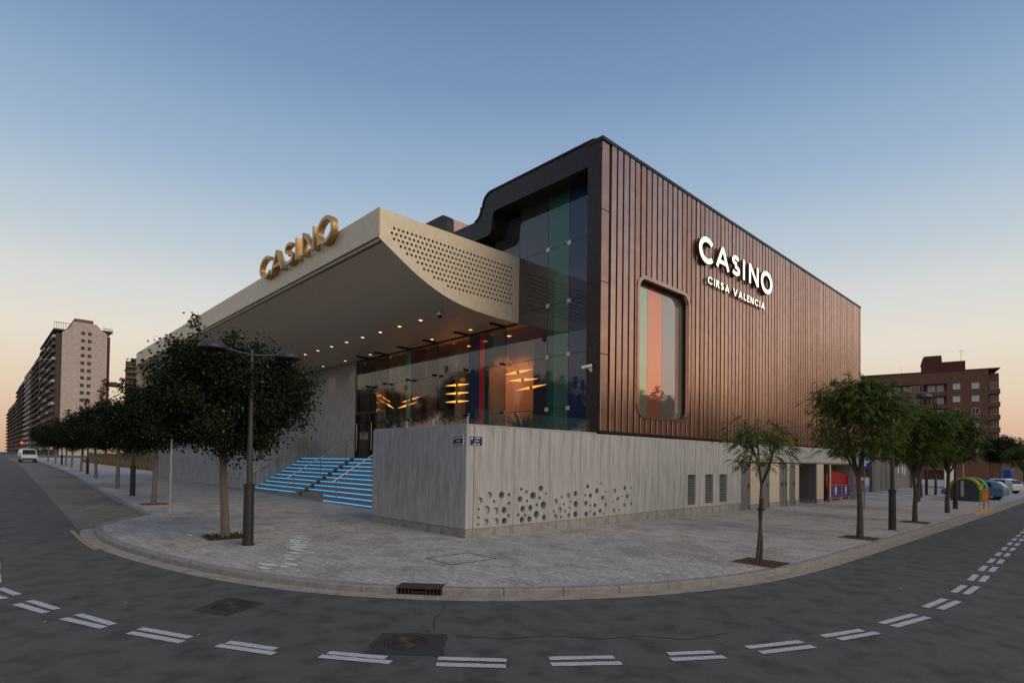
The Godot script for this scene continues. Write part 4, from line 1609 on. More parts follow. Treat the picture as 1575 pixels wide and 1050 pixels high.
# strokes of a letter one unit high, and its width
func letter(ch: String, w: float) -> Array:
	var e := w * 0.5
	match ch:
		"C":
			return [[arc(Vector2(0.5, 0.5), Vector2(0.5 - e, 0.5 - e), 42, 318, 28)], 0.9]
		"O":
			var o := arc(Vector2(0.5, 0.5), Vector2(0.5 - e, 0.5 - e), 0, 360, 32)
			o.remove_at(o.size() - 1)
			return [[o], 1.0]
		"A":
			return [[PackedVector2Array([Vector2(e, 0), Vector2(0.44, 1)]), PackedVector2Array([Vector2(0.88 - e, 0), Vector2(0.44, 1)]), PackedVector2Array([Vector2(0.2, 0.3), Vector2(0.68, 0.3)])], 0.88]
		"V":
			return [[PackedVector2Array([Vector2(e, 1), Vector2(0.44, 0)]), PackedVector2Array([Vector2(0.88 - e, 1), Vector2(0.44, 0)])], 0.88]
		"S":
			var s := arc(Vector2(0.3, 0.745), Vector2(0.27 - e, 0.255 - e), 25, 268, 16)
			s.append_array(arc(Vector2(0.3, 0.265), Vector2(0.3 - e, 0.265 - e), 88, -150, 16))
			return [[s], 0.6]
		"I":
			return [[PackedVector2Array([Vector2(e, 0), Vector2(e, 1)])], w]
		"N":
			return [[PackedVector2Array([Vector2(e, 0), Vector2(e, 1)]), PackedVector2Array([Vector2(e, 0.96), Vector2(0.74 - e, 0.04)]), PackedVector2Array([Vector2(0.74 - e, 0), Vector2(0.74 - e, 1)])], 0.74]
		"R":
			var b := PackedVector2Array([Vector2(e, 1.0 - e)])
			b.append_array(arc(Vector2(0.34, 0.735), Vector2(0.265 - e, 0.265 - e), 90, -90, 12))
			b.append(Vector2(e, 0.47 + e))
			return [[PackedVector2Array([Vector2(e, 0), Vector2(e, 1)]), b, PackedVector2Array([Vector2(0.3, 0.5), Vector2(0.6, 0)])], 0.64]
		"L":
			return [[PackedVector2Array([Vector2(e, 1), Vector2(e, e), Vector2(0.5, e)])], 0.5]
		"E":
			return [[PackedVector2Array([Vector2(0.54, 1.0 - e), Vector2(e, 1.0 - e), Vector2(e, e), Vector2(0.54, e)]), PackedVector2Array([Vector2(e, 0.52), Vector2(0.48, 0.52)])], 0.54]
	return [[], 0.3]


func place_letter(t: Node3D, ch: String, x: float, y: float, size: Vector2, w: float, depth: float, face: Material, side: Material, called := "letter") -> void:
	var g := letter(ch, w)
	var body := MB.new()
	var front := MB.new()
	var n := 0
	for path in g[0]:
		var p := PackedVector2Array()
		for q in path:
			p.append(Vector2(x, y) + q * size)
		var closed := ch == "O"
		body.stroke(p, w * size.y, depth - n * 0.002, Transform3D(), closed)
		front.stroke(p, w * size.y * 0.94, 0.008, Transform3D(Basis(), Vector3(0, 0, depth + 0.001 - n * 0.002)), closed)
		n += 1
	var b := part(t, called, body, side)
	part(b, "face", front, face)


func signs() -> void:
	# gold letters standing on the edge of the canopy
	var t := thing("canopy_sign", "big golden letters spelling CASINO on the canopy edge", "sign")
	t.transform = casino.transform * Transform3D(Basis(Vector3(0, 0, 1), Vector3(0, 1, 0), Vector3(-1, 0, 0)), L(-0.03, 14.35, 9.82))
	var xs := [["C", 0.0, 1.3, 0.0, 0.94], ["A", 1.26, 1.32, 0.0, 0.87], ["S", 2.68, 1.02, 0.0, 0.87], ["I", 3.84, 0.14, 0.0, 0.87], ["N", 4.42, 1.15, 0.0, 0.87], ["O", 5.72, 1.34, -0.03, 1.0]]
	for c in xs:
		place_letter(t, c[0], c[1], c[3], Vector2(c[2] / float(letter(c[0], 0.15)[1]), c[4]), 0.15, 0.22, M.brass_face, M.brass)
	# white illuminated letters on the copper wall
	var s := thing("facade_sign", "white illuminated letters CASINO with a smaller line below on copper", "sign")
	s.transform = casino.transform * Transform3D(Basis(), L(0, -0.14, 0))
	var big := [["C", 11.65, 1.26, 10.2, 1.1], ["A", 13.06, 1.34, 10.33, 0.9], ["S", 14.5, 0.94, 10.33, 0.9], ["I", 15.66, 0.24, 10.33, 0.9], ["N", 16.26, 1.16, 10.33, 0.9], ["O", 17.6, 1.38, 10.22, 1.1]]
	for c in big:
		place_letter(s, c[0], c[1], c[3], Vector2(c[2] / float(letter(c[0], 0.2)[1]), c[4]), 0.2, 0.12, M.sign_white, M.sign_side)
	var text := "CIRSA VALENCIA"
	var total := 0.0
	for ch in text:
		total += float(letter(ch, 0.17)[1]) + 0.22
	var k := (18.3 - 12.5) / total
	var x := 12.5
	for ch in text:
		var g := letter(ch, 0.17)
		if ch != " ":
			place_letter(s, ch, x, 9.45, Vector2(k, 0.31), 0.19, 0.07, M.sign_white, M.sign_side, "small_letter")
		x += (float(g[1]) + 0.22) * k


# ------------------------------------------------------------------ more materials
func materials_more() -> void:
	M.balustrade = glass(lin(0.12, 0.22, 0.18), 0.06)
	M.window_tints = [glass(lin(0.6, 0.66, 0.46), 0.08, 0.78), glass(lin(0.95, 0.4, 0.26), 0.08, 0.8), glass(lin(0.52, 0.47, 0.46), 0.08, 0.76), glass(lin(0.8, 0.78, 0.6), 0.08, 0.8), glass(lin(0.7, 0.66, 0.5), 0.08, 0.78)]
	M.tints = {"blue": glass(lin(0.015, 0.04, 0.13), 0.55, 0.06), "green": glass(lin(0.04, 0.17, 0.13), 0.4, 0.1), "mauve": glass(lin(0.1, 0.095, 0.12), 0.12, 0.14), "teal": glass(lin(0.025, 0.08, 0.095), 0.5, 0.06), "pink": glass(lin(0.6, 0.06, 0.07), 0.6, 0.1), "clear": glass(lin(0.05, 0.05, 0.045), 0.06, 0.04), "wine": glass(lin(0.1, 0.012, 0.014), 0.4, 0.03), "mint": glass(lin(0.08, 0.36, 0.28), 0.6, 0.06), "smoke": glass(lin(0.012, 0.02, 0.02), 0.5, 0.03)}
	M.clip = plain(lin(0.55, 0.55, 0.52), 0.35, 0.2)
	M.warm_lamp = glow(Color(1.0, 0.74, 0.42), 3.0)
	M.copper_inner = surf(two(lin(0.12, 0.055, 0.035), lin(0.17, 0.08, 0.05), 256, 0.02, 4, 50), Vector3.ONE * 0.5, 0.6, false)
	M.step = surf(two(lin(0.2, 0.2, 0.2), lin(0.29, 0.285, 0.28), 512, 0.03, 5, 51), Vector3.ONE * 0.5, 0.75, false)
	M.step_dark = plain(lin(0.09, 0.085, 0.08), 0.7)
	M.led = glow(Color(0.3, 0.74, 1.0), 1.0)
	M.spindle = glow(Color(1.0, 0.68, 0.3), 2.2)
	M.brass_face = plain(lin(0.6, 0.36, 0.13), 0.42, 0.4)
	M.sign_white = glow(Color(1.0, 0.97, 0.9), 1.15)
	M.sign_side = plain(lin(0.05, 0.04, 0.035), 0.5)
	M.plate_blue = plain(lin(0.012, 0.018, 0.06), 0.35)
	M.orange = plain(lin(0.5, 0.12, 0.02), 0.5)
	M.green = plain(lin(0.03, 0.3, 0.04), 0.45)
	M.yellow = plain(lin(0.6, 0.38, 0.03), 0.45)
	M.bin_grey = plain(lin(0.075, 0.075, 0.08), 0.5)
	M.tyre = plain(lin(0.015, 0.015, 0.015), 0.85)
	M.rim = plain(lin(0.35, 0.35, 0.36), 0.35, 0.8)
	M.car_glass = plain(lin(0.015, 0.02, 0.024), 0.06)
	M.headlight = plain(lin(0.6, 0.6, 0.6), 0.15)
	M.tail = plain(lin(0.35, 0.01, 0.01), 0.2)
	M.plastic = plain(lin(0.02, 0.02, 0.02), 0.6)
	M.red_lamp = glow(Color(1.0, 0.2, 0.06), 4.0)
	M.white_lamp = glow(Color(1.0, 0.95, 0.8), 2.5)
	for e in [["car_blue", 0.12, 0.22, 0.34], ["car_white", 0.6, 0.6, 0.6], ["car_dark", 0.03, 0.05, 0.1], ["car_grey", 0.2, 0.2, 0.2]]:
		var m := plain(lin(e[1], e[2], e[3]), 0.35)
		m.clearcoat_enabled = true
		m.clearcoat = 1.0
		m.clearcoat_roughness = 0.08
		M[e[0]] = m
	M.brick = surf(ramp_tex(512, 0.06, 4, 60, [[0.2, lin(0.11, 0.05, 0.032)], [0.8, lin(0.17, 0.08, 0.052)]]), Vector3.ONE * 0.25, 0.9, false, null, Vector3.ONE)
	M.brick_red = plain(lin(0.09, 0.022, 0.02), 0.85)
	M.tower_pale = surf(two(lin(0.42, 0.34, 0.31), lin(0.5, 0.41, 0.37), 512, 0.02, 4, 61), Vector3.ONE * 0.06, 0.9, false)
	M.tower_brown = plain(lin(0.15, 0.095, 0.075), 0.9)
	M.tower_dark = plain(lin(0.06, 0.045, 0.04), 0.8)
	M.tower_white = plain(lin(0.5, 0.44, 0.4), 0.85)
	M.pane = plain(lin(0.03, 0.035, 0.04), 0.12)
	M.shutter = plain(lin(0.5, 0.49, 0.46), 0.7)
	M.shutter_dark = plain(lin(0.05, 0.028, 0.022), 0.7)
	M.block_wall = surf(ramp_tex(512, 0.03, 5, 62, [[0.2, lin(0.1, 0.1, 0.098)], [0.8, lin(0.19, 0.188, 0.18)]]), Vector3.ONE * 0.4, 0.9, false)
	M.reed = surf(ramp_tex(512, 0.05, 4, 63, [[0.2, lin(0.14, 0.09, 0.05)], [0.8, lin(0.27, 0.19, 0.11)]]), Vector3(4, 0.4, 4), 0.95, false)
	M.rubble = surf(ramp_tex(256, 0.05, 4, 64, [[0.2, lin(0.14, 0.07, 0.045)], [0.8, lin(0.3, 0.22, 0.17)]]), Vector3.ONE, 0.95, true)
	M.pot = plain(lin(0.04, 0.04, 0.04), 0.5)
	M.cream = plain(lin(0.6, 0.5, 0.3), 0.6)


# ------------------------------------------------------------------ trees
func limb(mb: MB, a: Vector3, b: Vector3, r0: float, r1: float, sag: float, sides := 7) -> void:
	var pts := PackedVector3Array()
	var rr := PackedFloat32Array()
	var bend := Vector3(rng.randf_range(-1, 1), rng.randf_range(-0.5, 1), rng.randf_range(-1, 1)) * sag
	for k in 6:
		var t := k / 5.0
		pts.append(a.lerp(b, t) + bend * sin(t * PI))
		rr.append(lerpf(r0, r1, t))
	mb.tube(pts, rr, sides, false)


# dense round crown: leaf-sized faces in drooping clusters
func round_tree(called: String, label: String, at: Vector3, turn: float, sd: int, radius: float, low: float, top: float, trunk_r: float, leaves: int, leaf: float, group: String) -> Node3D:
	rng.seed = sd
	var t := thing(called, label, "tree", at, turn, group)
	var tr := MB.new()
	var mid := (low + top) * 0.5
	var fork := Vector3(rng.randf_range(-0.1, 0.1), low + 0.25, rng.randf_range(-0.1, 0.1))
	tr.tube(PackedVector3Array([Vector3(0, -0.1, 0), Vector3(0, 0.12, 0), Vector3(fork.x * 0.4, low * 0.5, fork.z * 0.3), fork]), PackedFloat32Array([trunk_r * 1.35, trunk_r * 1.05, trunk_r * 0.9, trunk_r * 0.8]), 12, false)
	var centres := []
	var n := 96
	for k in n:
		var y := 1.0 - 2.0 * (k + 0.5) / n
		var a := k * 2.39996 + rng.randf() * 0.4
		var rr := sqrt(1.0 - y * y)
		var s := rng.randf_range(0.5, 0.97)
		var hy := y * s
		if hy < -0.72:
			hy = rng.randf_range(-0.8, -0.5)
		var p := Vector3(cos(a) * rr * radius * s * rng.randf_range(0.9, 1.06), mid + hy * (top - low) * 0.5, sin(a) * rr * radius * s * rng.randf_range(0.9, 1.06))
		centres.append(p)
	for k in 16:
		centres.append(Vector3(rng.randf_range(-0.4, 0.4) * radius, mid + rng.randf_range(-0.3, 0.4) * (top - low) * 0.5, rng.randf_range(-0.4, 0.4) * radius))
	var sprigs := []
	for k in 11:
		var a := rng.randf() * TAU
		sprigs.append(Vector3(cos(a) * radius * rng.randf_range(0.3, 0.95), mid + (top - low) * rng.randf_range(0.3, 0.48), sin(a) * radius * rng.randf_range(0.3, 0.95)))
	for k in 9:
		var a := TAU * k / 9.0 + rng.randf() * 0.4
		var e := Vector3(cos(a) * radius * 0.6, lerpf(mid, top, rng.randf_range(0.0, 0.6)), sin(a) * radius * 0.6)
		limb(tr, fork, e, trunk_r * 0.5, 0.012, 0.2)
	for c in centres:
		if rng.randf() < 0.5:
			limb(tr, c * Vector3(0.4, 1, 0.4) + Vector3(0, -0.25, 0), c, 0.014, 0.005, 0.06, 4)
	part(t, "trunk", tr, M.bark)
	var cr := MB.new()
	cr.colored = true
	var per := leaves / (centres.size() + 3)
	for ci in centres.size() + sprigs.size():
		var sprig: bool = ci >= centres.size()
		var c: Vector3 = sprigs[ci - centres.size()] if sprig else centres[ci]
		var count := per / 4 if sprig else int(per * rng.randf_range(0.7, 1.3))
		var spread := radius * rng.randf_range(0.17, 0.27)
		var tone := rng.randf_range(0.75, 1.25)
		for k in count:
			var d := Vector3(rng.randfn(0, 0.5), rng.randfn(0, 0.42), rng.randfn(0, 0.5)) * spread
			if sprig:
				var up := rng.randf()
				d = Vector3(rng.randfn(0, 0.07), up * 0.36 * radius * 0.5, rng.randfn(0, 0.07))
			var p := c + d
			var out := Vector3(p.x, (p.y - mid) * 0.4, p.z).normalized()
			var dir := (out * 0.6 + Vector3(rng.randfn(0, 0.5), -0.75 + rng.randfn(0, 0.35), rng.randfn(0, 0.5))).normalized()
			var side := dir.cross(Vector3(rng.randfn(0, 1), rng.randfn(0, 1), rng.randfn(0, 1))).normalized()
			var ln := leaf * rng.randf_range(0.7, 1.3)
			var w := ln * 0.3
			var g := tone * rng.randf_range(0.7, 1.3)
			cr.col = Color(0.014 * g, 0.021 * g, 0.009 * g)
			if rng.randf() < 0.03:
				cr.col = Color(0.1 * g, 0.11 * g, 0.03 * g)
			if sprig and rng.randf() < 0.4:
				cr.col = Color(0.13 * g, 0.13 * g, 0.07 * g)
			var fold := side.cross(dir) * w * 0.35
			cr.quad(p, p + dir * ln * 0.45 + side * w + fold, p + dir * ln, p + dir * ln * 0.45 - side * w + fold)
	part(t, "crown", cr, M.leaf)
	return t


# uneven outline of a crown
func lump(a: float, y: float, sd: int) -> float:
	return 1.0 + 0.16 * sin(a * 3.0 + sd) + 0.12 * sin(a * 5.0 + y * 4.0 + sd * 2.0)


# feathery crown: long fronds of small leaflets
func feather_tree(called: String, label: String, at: Vector3, turn: float, sd: int, radius: float, low: float, top: float, trunk_r: float, fronds: int, size: float, group: String, staked := false, flat := 0.0) -> Node3D:
	rng.seed = sd
	var t := thing(called, label, "tree", at, turn, group)
	var tr := MB.new()
	var mid := (low + top) * 0.5
	var fork := Vector3(rng.randf_range(-0.06, 0.06), low * 0.86, rng.randf_range(-0.06, 0.06))
	tr.tube(PackedVector3Array([Vector3(0, -0.08, 0), Vector3(0.01, low * 0.25, 0.01), Vector3(-0.03, low * 0.55, 0.0), fork]), PackedFloat32Array([trunk_r * 1.2, trunk_r, trunk_r * 0.85, trunk_r * 0.75]), 10, false)
	var ends := []
	for k in 7 if size > 0.35 else 5:
		var a := TAU * k / (7.0 if size > 0.35 else 5.0) + rng.randf() * 0.5
		var e := Vector3(cos(a) * radius * 0.55, lerpf(mid, top, rng.randf_range(-0.1, 0.75)), sin(a) * radius * 0.55)
		limb(tr, fork, e, trunk_r * 0.6, 0.012, radius * 0.12)
		ends.append(e)
		for j in 3:
			var e2 := e + Vector3(rng.randfn(0, 0.3), rng.randf_range(0.0, 0.35), rng.randfn(0, 0.3)) * radius
			limb(tr, e.lerp(fork, 0.3), e2, 0.013, 0.005, 0.05, 5)
			ends.append(e2)
	part(t, "trunk", tr, M.bark_dark)
	if staked:
		var st := MB.new()
		st.tube(PackedVector3Array([Vector3(-0.16, -0.05, 0.05), Vector3(-0.02, low * 0.72, 0.07)]), PackedFloat32Array([0.035, 0.03]), 8)
		part(t, "stake", st, M.bark_dark)
		var tie := MB.new()
		tie.lathe(Vector3(-0.025, low * 0.6, 0.03), [Vector2(0.075, -0.02), Vector2(0.08, 0.0), Vector2(0.075, 0.02)], 12)
		part(t, "tie", tie, M.black)
	var cr := MB.new()
	cr.colored = true
	for f in fronds:
		var root: Vector3
		if rng.randf() < 0.35:
			root = ends[rng.randi() % ends.size()] + Vector3(rng.randfn(0, 0.16), rng.randfn(0, 0.12), rng.randfn(0, 0.16)) * radius
		else:
			var y := rng.randf_range(-0.75, 0.95)
			var a := rng.randf() * TAU
			var rr := sqrt(1.0 - y * y) * pow(rng.randf(), 0.45) * 0.92 * radius * lump(a, y, sd)
			root = Vector3(cos(a) * rr, mid + y * (top - low) * 0.5, sin(a) * rr)
		var out := Vector3(root.x, 0, root.z).normalized()
		var dir := (out * rng.randf_range(0.1, 0.7) + Vector3(rng.randfn(0, 0.6), rng.randf_range(-0.3, 0.7), rng.randfn(0, 0.6))).normalized()
		var ln := size * rng.randf_range(0.65, 1.25)
		var side := dir.cross(Vector3.UP)
		if side.length() < 0.1:
			side = Vector3.RIGHT
		side = side.normalized()
		var g := rng.randf_range(0.65, 1.3)
		cr.col = Color(0.065 * g, 0.1 * g, 0.018 * g)
		if rng.randf() < 0.14:
			cr.col = Color(0.13 * g, 0.17 * g, 0.03 * g)
		var p := root
		var d := dir
		var pairs := 9
		for k in pairs:
			d = (d + Vector3(0, -0.13, 0)).normalized()
			var q := p + d * ln / pairs
			var leaf := ln * 0.2 * sin(PI * (k + 1.2) / (pairs + 1.6))
			for s in [-1.0, 1.0]:
				var tip: Vector3 = q + (side * s + d * 0.5).normalized() * leaf + Vector3(0, -leaf * 0.35, 0)
				var w := d * leaf * 0.3
				cr.quad(q - w * 0.4, q.lerp(tip, 0.5) + w, tip, q.lerp(tip, 0.5) - w)
			p = q
	part(t, "crown", cr, M.frond)
	return t


func tree_pit(u: float, v: float, label: String, weeds: bool) -> void:
	var t := struct("tree_pit", label)
	var p := W(u, v, 0.0)
	t.position = p
	t.basis = Basis(Vector3.BACK, atan(GRADE)) * Basis(Vector3.UP, TH)
	var mb := MB.new()
	mb.box(Vector3(0, -0.012, 0), Vector3(0.92, 0.03, 0.92))
	part(t, "soil", mb, M.soil)
	var chips := MB.new()
	chips.colored = true
	for k in 420 if weeds else 260:
		var q := Vector3(rng.randf_range(-0.45, 0.45), 0.008, rng.randf_range(-0.45, 0.45))
		var a := rng.randf() * TAU
		var s := rng.randf_range(0.02, 0.05)
		if weeds and k > 150:
			var g := rng.randf_range(0.6, 1.4)
			chips.col = Color(0.045 * g, 0.06 * g, 0.02 * g)
			var tip := q + Vector3(cos(a) * 0.05, rng.randf_range(0.03, 0.1), sin(a) * 0.05)
			chips.quad(q, q.lerp(tip, 0.5) + Vector3(sin(a), 0, -cos(a)) * 0.012, tip, q.lerp(tip, 0.5) - Vector3(sin(a), 0, -cos(a)) * 0.012)
		else:
			var g := rng.randf_range(0.5, 1.5)
			chips.col = Color(0.13 * g, 0.075 * g, 0.045 * g)
			chips.box(q, Vector3(s, 0.012, s * 0.5), 0.0, Basis(Vector3.UP, a) * Basis(Vector3.RIGHT, rng.randf_range(-0.5, 0.5)))
	var c := part(t, "litter", chips, M.leaf)
	c.set_meta("kind", "stuff")
	var fr := MB.new()
	for s in [-1.0, 1.0]:
		fr.box(Vector3(0.48 * s, -0.01, 0), Vector3(0.04, 0.04, 1.0), 0.004)
		fr.box(Vector3(0, -0.012, 0.48 * s), Vector3(0.9, 0.04, 0.04), 0.004)
	part(t, "edging", fr, M.kerb)


func trees() -> void:
	var left := "clipped dark trees along the left pavement"
	var a := round_tree("street_tree", "largest round dark tree standing in front of the stairs, behind the lamp", W(-4.77, 3.41), 0.3, 101, 1.85, 1.9, 4.95, 0.1, 46000, 0.085, left)
	var b := round_tree("street_tree", "dark round tree left of the nearest one, beside the thin steel pole", W(-4.07, 14.31), 1.1, 102, 1.8, 2.05, 4.6, 0.09, 28000, 0.1, left)
	copy(a, "street_tree", "third dark tree from the right in the left row", W(-3.46, 25.83), 2.2, Vector3(1.0, 0.98, 1.0))
	copy(b, "street_tree", "fourth dark tree from the right in the left row", W(-2.51, 40.34), 3.0, Vector3(1.15, 1.1, 1.15))
	copy(a, "street_tree", "fifth dark tree from the right in the left row", W(-1.6, 56.2), 4.4, Vector3(1.1, 1.02, 1.1))
	copy(b, "street_tree", "sixth dark tree from the right in the left row", W(-0.9, 70.0), 0.6, Vector3(1.25, 1.2, 1.25))
	copy(a, "street_tree", "seventh dark tree from the right in the left row", W(-0.24, 82.0), 5.1, Vector3(1.15, 1.1, 1.15))
	copy(b, "street_tree", "eighth dark tree from the right in the left row", W(-0.2, 95.0), 1.9, Vector3(1.3, 1.3, 1.3))
	copy(a, "street_tree", "ninth dark tree from the right, nearest the white van", W(0.1, 110.0), 3.7, Vector3(1.25, 1.25, 1.25))
	copy(b, "street_tree", "small distant tree at the left edge beyond the grey car", W(-19.0, 150.0), 2.7, Vector3(1.6, 1.3, 1.6))
	copy(a, "street_tree", "distant tree behind the trunks near the reed fence", W(6.0, 120.0), 0.9, Vector3(1.5, 1.3, 1.5))

	var right := "feathery young trees along the right pavement"
	feather_tree("feathery_tree", "small staked sapling in front of the service doors", W(2.87, -6.4), 0.4, 201, 0.74, 1.9, 2.95, 0.035, 420, 0.3, right, true)
	var c := feather_tree("feathery_tree", "tall feathery tree in front of the far corner, left of the right-hand lamp", W(9.78, -6.45), 1.0, 202, 1.3, 2.1, 4.75, 0.085, 2600, 0.36, right)
	var d := feather_tree("feathery_tree", "forked feathery tree just right of the right-hand lamp", W(17.63, -6.31), 2.0, 203, 1.4, 2.1, 4.55, 0.085, 2600, 0.36, right)
	copy(c, "feathery_tree", "leaning feathery tree left of the second right-hand lamp", W(25.43, -6.15), 3.3, Vector3(1.15, 1.05, 1.15))
	copy(d, "feathery_tree", "feathery tree behind the grey recycling container", W(36.0, -3.0), 4.0, Vector3(1.25, 1.12, 1.25))
	copy(c, "feathery_tree", "thin tree of the second row in front of the grey block wall", W(42.7, -1.9), 5.2, Vector3(1.2, 1.1, 1.2))
	copy(d, "feathery_tree", "middle thin tree of the second row near the white hoarding", W(50.0, -1.6), 1.2, Vector3(1.25, 1.15, 1.25))
	copy(c, "feathery_tree", "farthest thin tree of the second row near the white hoarding", W(57.0, -1.4), 2.4, Vector3(1.3, 1.2, 1.3))
	copy(d, "feathery_tree", "feathery tree at the right edge above the blue bottle bank", W(88.0, -4.5), 0.2, Vector3(1.5, 1.2, 1.5))
	var far := "dark trees below the brick apartment block"
	for e in [[70.0, 4.0, 1.5, "leftmost dark tree below the brick apartment block"], [84.0, 3.0, 1.6, "dark tree behind the white parked car"], [98.0, 4.0, 1.7, "dark tree below the right corner of the brick block"], [112.0, 0.0, 1.7, "rightmost dark tree near the small tiled house"]]:
		var n := copy(b, "dark_tree", e[3], W(e[0], e[1]), e[0], Vector3.ONE * e[2])
		n.set_meta("group", far)
	# across the streets, behind the viewer: what the window and the copper mirror
	var opp := "trees on the far side of the streets"
	for k in 7:
		var n := copy(a if k % 2 else b, "avenue_tree", "%s big dark tree along the far side of the right-hand street" % ["first", "second", "third", "fourth", "fifth", "sixth", "seventh"][k], W(14.0 + k * 9.0, -23.0 - (k % 3) * 1.5), k * 1.3, Vector3.ONE * (2.05 + 0.16 * (k % 3)))
		n.set_meta("group", opp)
	for k in 9:
		var n := copy(b if k % 2 else a, "avenue_tree", "%s big dark tree along the far side of the left-hand street" % ["first", "second", "third", "fourth", "fifth", "sixth", "seventh", "eighth", "ninth"][k], W(-28.0 - (k % 2) * 2.0, 24.0 + k * 12.0), k * 1.7, Vector3.ONE * (2.2 + 0.25 * (k % 3) + 0.05 * k))
		n.set_meta("group", opp)

	tree_pit(-4.77, 3.41, "weedy square pit at the foot of the largest dark tree", true)
	tree_pit(-4.07, 14.31, "square of bare earth under the second dark tree", false)
	tree_pit(2.87, -6.4, "square of bark chips under the staked sapling", false)
	tree_pit(9.78, -6.45, "square of bark chips under the tall feathery tree", false)
	tree_pit(17.63, -6.31, "square of bark chips under the forked feathery tree", false)


# ------------------------------------------------------------------ street furniture
func street_lamp(label: String, at: Vector3, turn: float, height: float) -> Node3D:
	var t := thing("street_lamp", label, "lamp post", at, turn, "twin-headed street lamps")
	var base := MB.new()
	base.lathe(Vector3.ZERO, [Vector2(0.15, -0.05), Vector2(0.15, 0.01), Vector2(0.115, 0.02), Vector2(0.112, 0.5), Vector2(0.105, 1.28), Vector2(0.115, 1.3), Vector2(0.115, 1.36), Vector2(0.085, 1.38)], 20, true)
	part(t, "base_column", base, M.pole_black)
	var pole := MB.new()
	pole.tube(PackedVector3Array([Vector3(0, 1.36, 0), Vector3(0, height, 0)]), PackedFloat32Array([0.068, 0.042]), 14)
	pole.lathe(Vector3(0, height, 0), [Vector2(0.042, 0.0), Vector2(0.05, 0.02), Vector2(0.0, 0.05)], 12)
	part(t, "pole", pole, M.lamp_grey)
	for s in [-1.0, 1.0]:
		var arm := MB.new()
		arm.tube(PackedVector3Array([Vector3(0, height - 0.1, 0), Vector3(0.25 * s, height - 0.07, 0), Vector3(0.62 * s, height - 0.02, 0)]), PackedFloat32Array([0.026, 0.024, 0.024]), 8)
		arm.tube(PackedVector3Array([Vector3(0, height - 0.3, 0), Vector3(0.3 * s, height - 0.085, 0)]), PackedFloat32Array([0.01, 0.01]), 6)
		var a := part(t, "arm", arm, M.lamp_grey)
		var head := MB.new()
		head.lathe(Vector3(0.82 * s, height - 0.05, 0), [Vector2(0.0, -0.035), Vector2(0.27, -0.035), Vector2(0.3, -0.02), Vector2(0.3, 0.01), Vector2(0.27, 0.07), Vector2(0.2, 0.13), Vector2(0.1, 0.165), Vector2(0.0, 0.175)], 24)
		part(a, "lamp_head", head, M.lamp_grey)
	return t


func text(parent: Node3D, called: String, s: String, height: float, at: Vector3, b: Basis, m: Material) -> void:
	var tm := TextMesh.new()
	var f := SystemFont.new()
	f.font_names = PackedStringArray(["Droid Sans"])
	f.font_weight = 700
	tm.font = f
	tm.text = s
	tm.font_size = 32
	tm.pixel_size = height / 24.0
	tm.depth = 0.003
	var o := MeshInstance3D.new()
	o.name = called
	o.mesh = tm
	o.material_override = m
	parent.add_child(o, true)
	o.transform = Transform3D(b, at)


